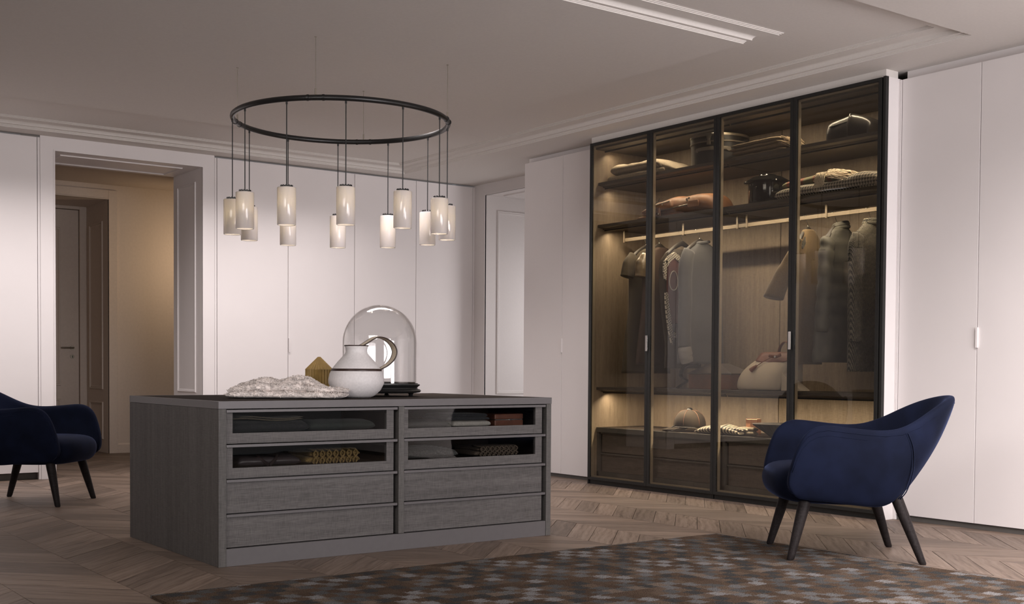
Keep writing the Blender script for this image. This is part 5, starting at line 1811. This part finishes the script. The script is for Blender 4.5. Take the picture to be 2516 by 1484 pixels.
def sleeve(bm, pts, rads, n=20, quilt=0.0, seed=0.0, flat=0.75):
    P = curve_pts(pts, 30)
    rings = []
    for i, p in enumerate(P):
        t = i / 30 * (len(rads) - 1)
        k = min(int(t), len(rads) - 2)
        r = rads[k] + (rads[k + 1] - rads[k]) * (t - k)
        if quilt:
            r += quilt * abs(math.sin(PI * i / 30 * 6)) ** 0.5
        d = (P[min(i + 1, 30)] - P[max(i - 1, 0)]).normalized()
        s = d.cross(Vector((0, 1, 0))).normalized()
        ring = []
        for j in range(n):
            a = 2 * PI * j / n
            rr = r * (1 + 0.10 * nz(math.cos(a) + seed, i * 0.14, seed, 1.5))
            q = p + s * (rr * math.cos(a)) + Vector((0, 1, 0)) * (rr * flat * math.sin(a))
            ring.append(tuple(q))
        rings.append(ring)
    loft(bm, rings, True, True)


def garment(name, label, cat, Y, prof, th, mat, seed, ripple=1.0, quilt=0.0):
    g = thing(name, label, cat, (6.47, Y, prof[0][0]), 'clothes hanging in the glass wardrobe')
    bm = BM()
    torso(bm, Y, prof, th, seed, ripple, quilt)
    obj('body', bm, mat, g, smooth=180)
    return g


HY = [6.985, 6.835, 6.585, 6.395, 5.370, 5.130, 4.860]
hl_ = ['hanger of the short sleeved lurex knit dress, leftmost on the rail', 'hanger of the bronze sleeved brown dress, second on the rail', 'hanger of the lace trimmed red dress',
       'hanger of the blue grey coat', 'hanger of the camel coat', 'hanger of the quilted grey green coat', 'hanger of the black tweed coat at the right end']
for y, l in zip(HY, hl_):
    hanger(y, l, *((0.165, 0.098) if y > 6 else (0.105, 0.095)))

y = HY[0]
g = garment('knit_dress', 'brown lurex knit dress with short sleeves, leftmost on the rail', 'dress', y, [(1.872, 6.425, 6.53), (1.845, 6.36, 6.60), (1.80, 6.305, 6.655), (1.70, 6.285, 6.67), (1.39, 6.288, 6.665), (1.195, 6.25, 6.70), (0.889, 6.215, 6.735)], 0.042, T['g_knit'], 1.0, 0.8)
for sx, nm in ((-1, 'sleeve'), (1, 'sleeve')):
    bm = BM()
    xs = (lambda x: x if sx < 0 else 6.94 - x)
    sleeve(bm, [(xs(6.335), y, 1.80), (xs(6.275), y - 0.01, 1.735), (xs(6.250), y - 0.015, 1.640)], [0.052, 0.055, 0.058])
    obj(nm, bm, T['g_knit'], g, smooth=180)
y = HY[1]
g = garment('satin_dress', 'brown crepe dress with bronze satin sleeves behind the door handle', 'dress', y, [(1.872, 6.42, 6.54), (1.845, 6.365, 6.60), (1.79, 6.31, 6.655), (1.60, 6.29, 6.67), (1.385, 6.285, 6.67), (0.955, 6.225, 6.73)], 0.045, T['g_brown'], 3.3, 1.0)
for sx in (-1, 1):
    bm = BM()
    xs = (lambda x: x if sx < 0 else 6.95 - x)
    sleeve(bm, [(xs(6.33), y, 1.795), (xs(6.275), y - 0.012, 1.72), (xs(6.262), y - 0.018, 1.63)], [0.050, 0.062, 0.056], seed=2)
    obj('sleeve', bm, T['g_satin'], g, smooth=180, label='bronze satin short sleeve')
y = HY[2]
g = garment('lace_dress', 'dark dress with brick red panel and white ring lace trim', 'dress', y, [(1.835, 6.35, 6.62), (1.80, 6.29, 6.675), (1.74, 6.235, 6.715), (1.66, 6.222, 6.715), (1.374, 6.250, 6.69), (1.10, 6.30, 6.66), (0.93, 6.29, 6.68)], 0.040, T['g_dark'], 5.1, 0.6)
yf = y - 0.056


def strip(bm, top, bot, thick=0.006):
    """cloth strip given by two polylines in the garment's front plane"""
    n = len(top)
    rows = [[(x, yf - thick * 0.5, z) for x, z in top], [(x, yf - thick * 0.5, z) for x, z in bot]]
    back = [[(x, yf + thick * 2.0, z) for x, z in bot], [(x, yf + thick * 2.0, z) for x, z in top]]
    loft(bm, [[a, b, c, d] for a, b, c, d in zip(rows[0], rows[1], back[0], back[1])], True, True)


bm = BM()
strip(bm, [(6.275, 1.735), (6.32, 1.758), (6.37, 1.748), (6.41, 1.72)], [(6.262, 1.55), (6.315, 1.55), (6.37, 1.55), (6.415, 1.55)])
strip(bm, [(6.262, 1.55), (6.315, 1.55), (6.37, 1.55), (6.415, 1.55)], [(6.305, 1.27), (6.330, 1.268), (6.355, 1.268), (6.38, 1.268)])
obj('red_panel', bm, T['g_red'], g, label='brick red centre panel')
yf = y - 0.064
bm = BM()
strip(bm, [(6.228, 1.735), (6.262, 1.775), (6.325, 1.805), (6.40, 1.765), (6.47, 1.720)], [(6.250, 1.690), (6.280, 1.730), (6.325, 1.762), (6.39, 1.722), (6.46, 1.675)])
strip(bm, [(6.218, 1.735), (6.213, 1.69), (6.216, 1.64), (6.230, 1.59)], [(6.250, 1.735), (6.245, 1.69), (6.243, 1.64), (6.238, 1.59)])
strip(bm, [(6.232, 1.50), (6.236, 1.42), (6.250, 1.32), (6.270, 1.22), (6.300, 1.12)], [(6.256, 1.50), (6.268, 1.42), (6.288, 1.32), (6.310, 1.22), (6.312, 1.11)])
strip(bm, [(6.330, 1.195), (6.345, 1.205)], [(6.335, 1.165), (6.352, 1.160)])
obj('lace_trim', bm, T['lace'], g, label='white ring lace trim')
bm = BM()
tube(bm, [(6.315 + 0.043 * math.sin(t) * (1 - 0.12 * math.cos(t)), yf - 0.002, 1.590 + 0.072 * math.cos(t)) for t in [2 * PI * i / 30 for i in range(31)]], 0.0038, 6)
tube(bm, [(6.405 + 0.040 * math.sin(t), yf - 0.002, 1.565 + 0.065 * math.cos(t)) for t in [PI + PI * i / 20 for i in range(21)]], 0.0038, 6)
obj('appliqued_ring', bm, T['ivory'], g, smooth=180, label='ivory cord rings')

y = HY[3]
g = garment('cashmere_coat', 'long blue grey cashmere coat with pale turned cuffs', 'coat', y, [(1.884, 6.435, 6.50), (1.872, 6.415, 6.53), (1.850, 6.395, 6.59), (1.80, 6.31, 6.65), (1.735, 6.275, 6.68), (1.50, 6.265, 6.695), (1.2, 6.255, 6.71), (0.965, 6.245, 6.72)], 0.055, T['g_blue'], 7.7, 1.1)
for sx in (-1, 1):
    xs = (lambda x: x if sx < 0 else 6.965 - x)
    bm = BM()
    sleeve(bm, [(xs(6.345), y - 0.01, 1.80), (xs(6.285), y - 0.03, 1.68), (xs(6.268), y - 0.045, 1.45), (xs(6.262), y - 0.05, 1.21), (xs(6.262), y - 0.055, 1.085)], [0.052, 0.060, 0.058, 0.056, 0.055], seed=3)
    sl = obj('sleeve', bm, T['g_blue'], g, smooth=180)
    bm = BM()
    sleeve(bm, [(xs(6.262), y - 0.056, 1.090), (xs(6.268), y - 0.058, 1.03), (xs(6.285), y - 0.06, 0.975)], [0.055, 0.058, 0.052], seed=5)
    obj('cuff', bm, T['g_cuff'], sl, smooth=180, label='pale grey turned cuff')
bm = BM()
tube(bm, [(6.485 + 0.062 * math.cos(t), y + 0.036 * math.sin(t), 1.876 + 0.010 * math.cos(t)) for t in [2 * PI * i / 24 for i in range(25)]], 0.013, 8)
obj('collar', bm, T['g_blue'], g, smooth=180)

y = HY[4]
g = garment('camel_coat', 'camel wool coat with wide flared sleeve', 'coat', y, [(1.880, 6.425, 6.50), (1.868, 6.41, 6.53), (1.80, 6.385, 6.585), (1.70, 6.375, 6.605), (1.5, 6.350, 6.605), (1.2, 6.33, 6.60), (0.962, 6.325, 6.60)], 0.058, T['g_camel'], 2.2, 0.8)
bm = BM()
sleeve(bm, [(6.395, y + 0.00, 1.80), (6.355, y + 0.045, 1.68), (6.318, y + 0.10, 1.55), (6.292, y + 0.15, 1.415)], [0.045, 0.058, 0.070, 0.080], seed=4)
obj('sleeve', bm, T['g_camel'], g, smooth=180)
bm = BM()
sleeve(bm, [(6.60, y + 0.01, 1.80), (6.64, y + 0.02, 1.65), (6.66, y + 0.03, 1.42)], [0.045, 0.060, 0.075], seed=6)
obj('sleeve', bm, T['g_camel'], g, smooth=180)
bm = BM()
tube(bm, [(6.33, y - 0.085, 1.815), (6.315, y - 0.088, 1.772), (6.30, y - 0.09, 1.735)], [0.006, 0.017, 0.008], 8, True, (Vector((1, 0, 0)), 0.5))
obj('tweed_tab', bm, T['g_tweed'], g, smooth=60, label='tweed shoulder tab')

y = HY[5]
g = garment('quilted_coat', 'long quilted grey green coat with stand collar', 'coat', y, [(1.872, 6.435, 6.555), (1.845, 6.40, 6.60), (1.785, 6.335, 6.655), (1.70, 6.315, 6.675), (1.4, 6.295, 6.69), (1.15, 6.265, 6.715), (0.975, 6.25, 6.725)], 0.052, T['g_puffer'], 4.4, 0.5, 0.014)
for sx in (-1, 1):
    xs = (lambda x: x if sx < 0 else 6.99 - x)
    bm = BM()
    sleeve(bm, [(xs(6.365), y - 0.01, 1.79), (xs(6.325), y - 0.03, 1.68), (xs(6.295), y - 0.045, 1.50), (xs(6.275), y - 0.05, 1.33), (xs(6.262), y - 0.055, 1.175)], [0.050, 0.052, 0.048, 0.046, 0.042], quilt=0.012, seed=8)
    obj('sleeve', bm, T['g_puffer'], g, smooth=180)
bm = BM()
for k, (rx, z) in enumerate(((0.066, 1.872), (0.060, 1.890), (0.054, 1.900))):
    tube(bm, [(6.505 + rx * math.cos(t), y + rx * 0.62 * math.sin(t), z + 0.012 * math.sin(t + 2.2)) for t in [2 * PI * i / 24 for i in range(25)]], 0.013, 8)
obj('collar', bm, T['g_puffer'], g, smooth=180)

y = HY[6]
g = garment('tweed_coat', 'black and ivory tweed coat at the right end of the rail', 'coat', y, [(1.895, 6.43, 6.56), (1.878, 6.41, 6.58), (1.850, 6.375, 6.61), (1.785, 6.29, 6.665), (1.70, 6.265, 6.69), (1.4, 6.26, 6.70), (1.1, 6.265, 6.715), (0.915, 6.26, 6.73)], 0.058, T['g_tweed'], 6.6, 0.9)
for sx in (-1, 1):
    xs = (lambda x: x if sx < 0 else 6.97 - x)
    bm = BM()
    sleeve(bm, [(xs(6.325), y - 0.01, 1.785), (xs(6.270), y - 0.03, 1.67), (xs(6.262), y - 0.045, 1.45), (xs(6.258), y - 0.05, 1.25), (xs(6.255), y - 0.055, 1.105)], [0.050, 0.056, 0.052, 0.048, 0.046], seed=9)
    obj('sleeve', bm, T['g_tweed'], g, smooth=180)
bm = BM()
for rx, z in ((0.074, 1.876), (0.066, 1.894)):
    tube(bm, [(6.49 + rx * math.cos(t), y + rx * 0.6 * math.sin(t), z) for t in [2 * PI * i / 24 for i in range(25)]], 0.014, 8)
obj('collar', bm, T['g_tweed'], g, smooth=180)
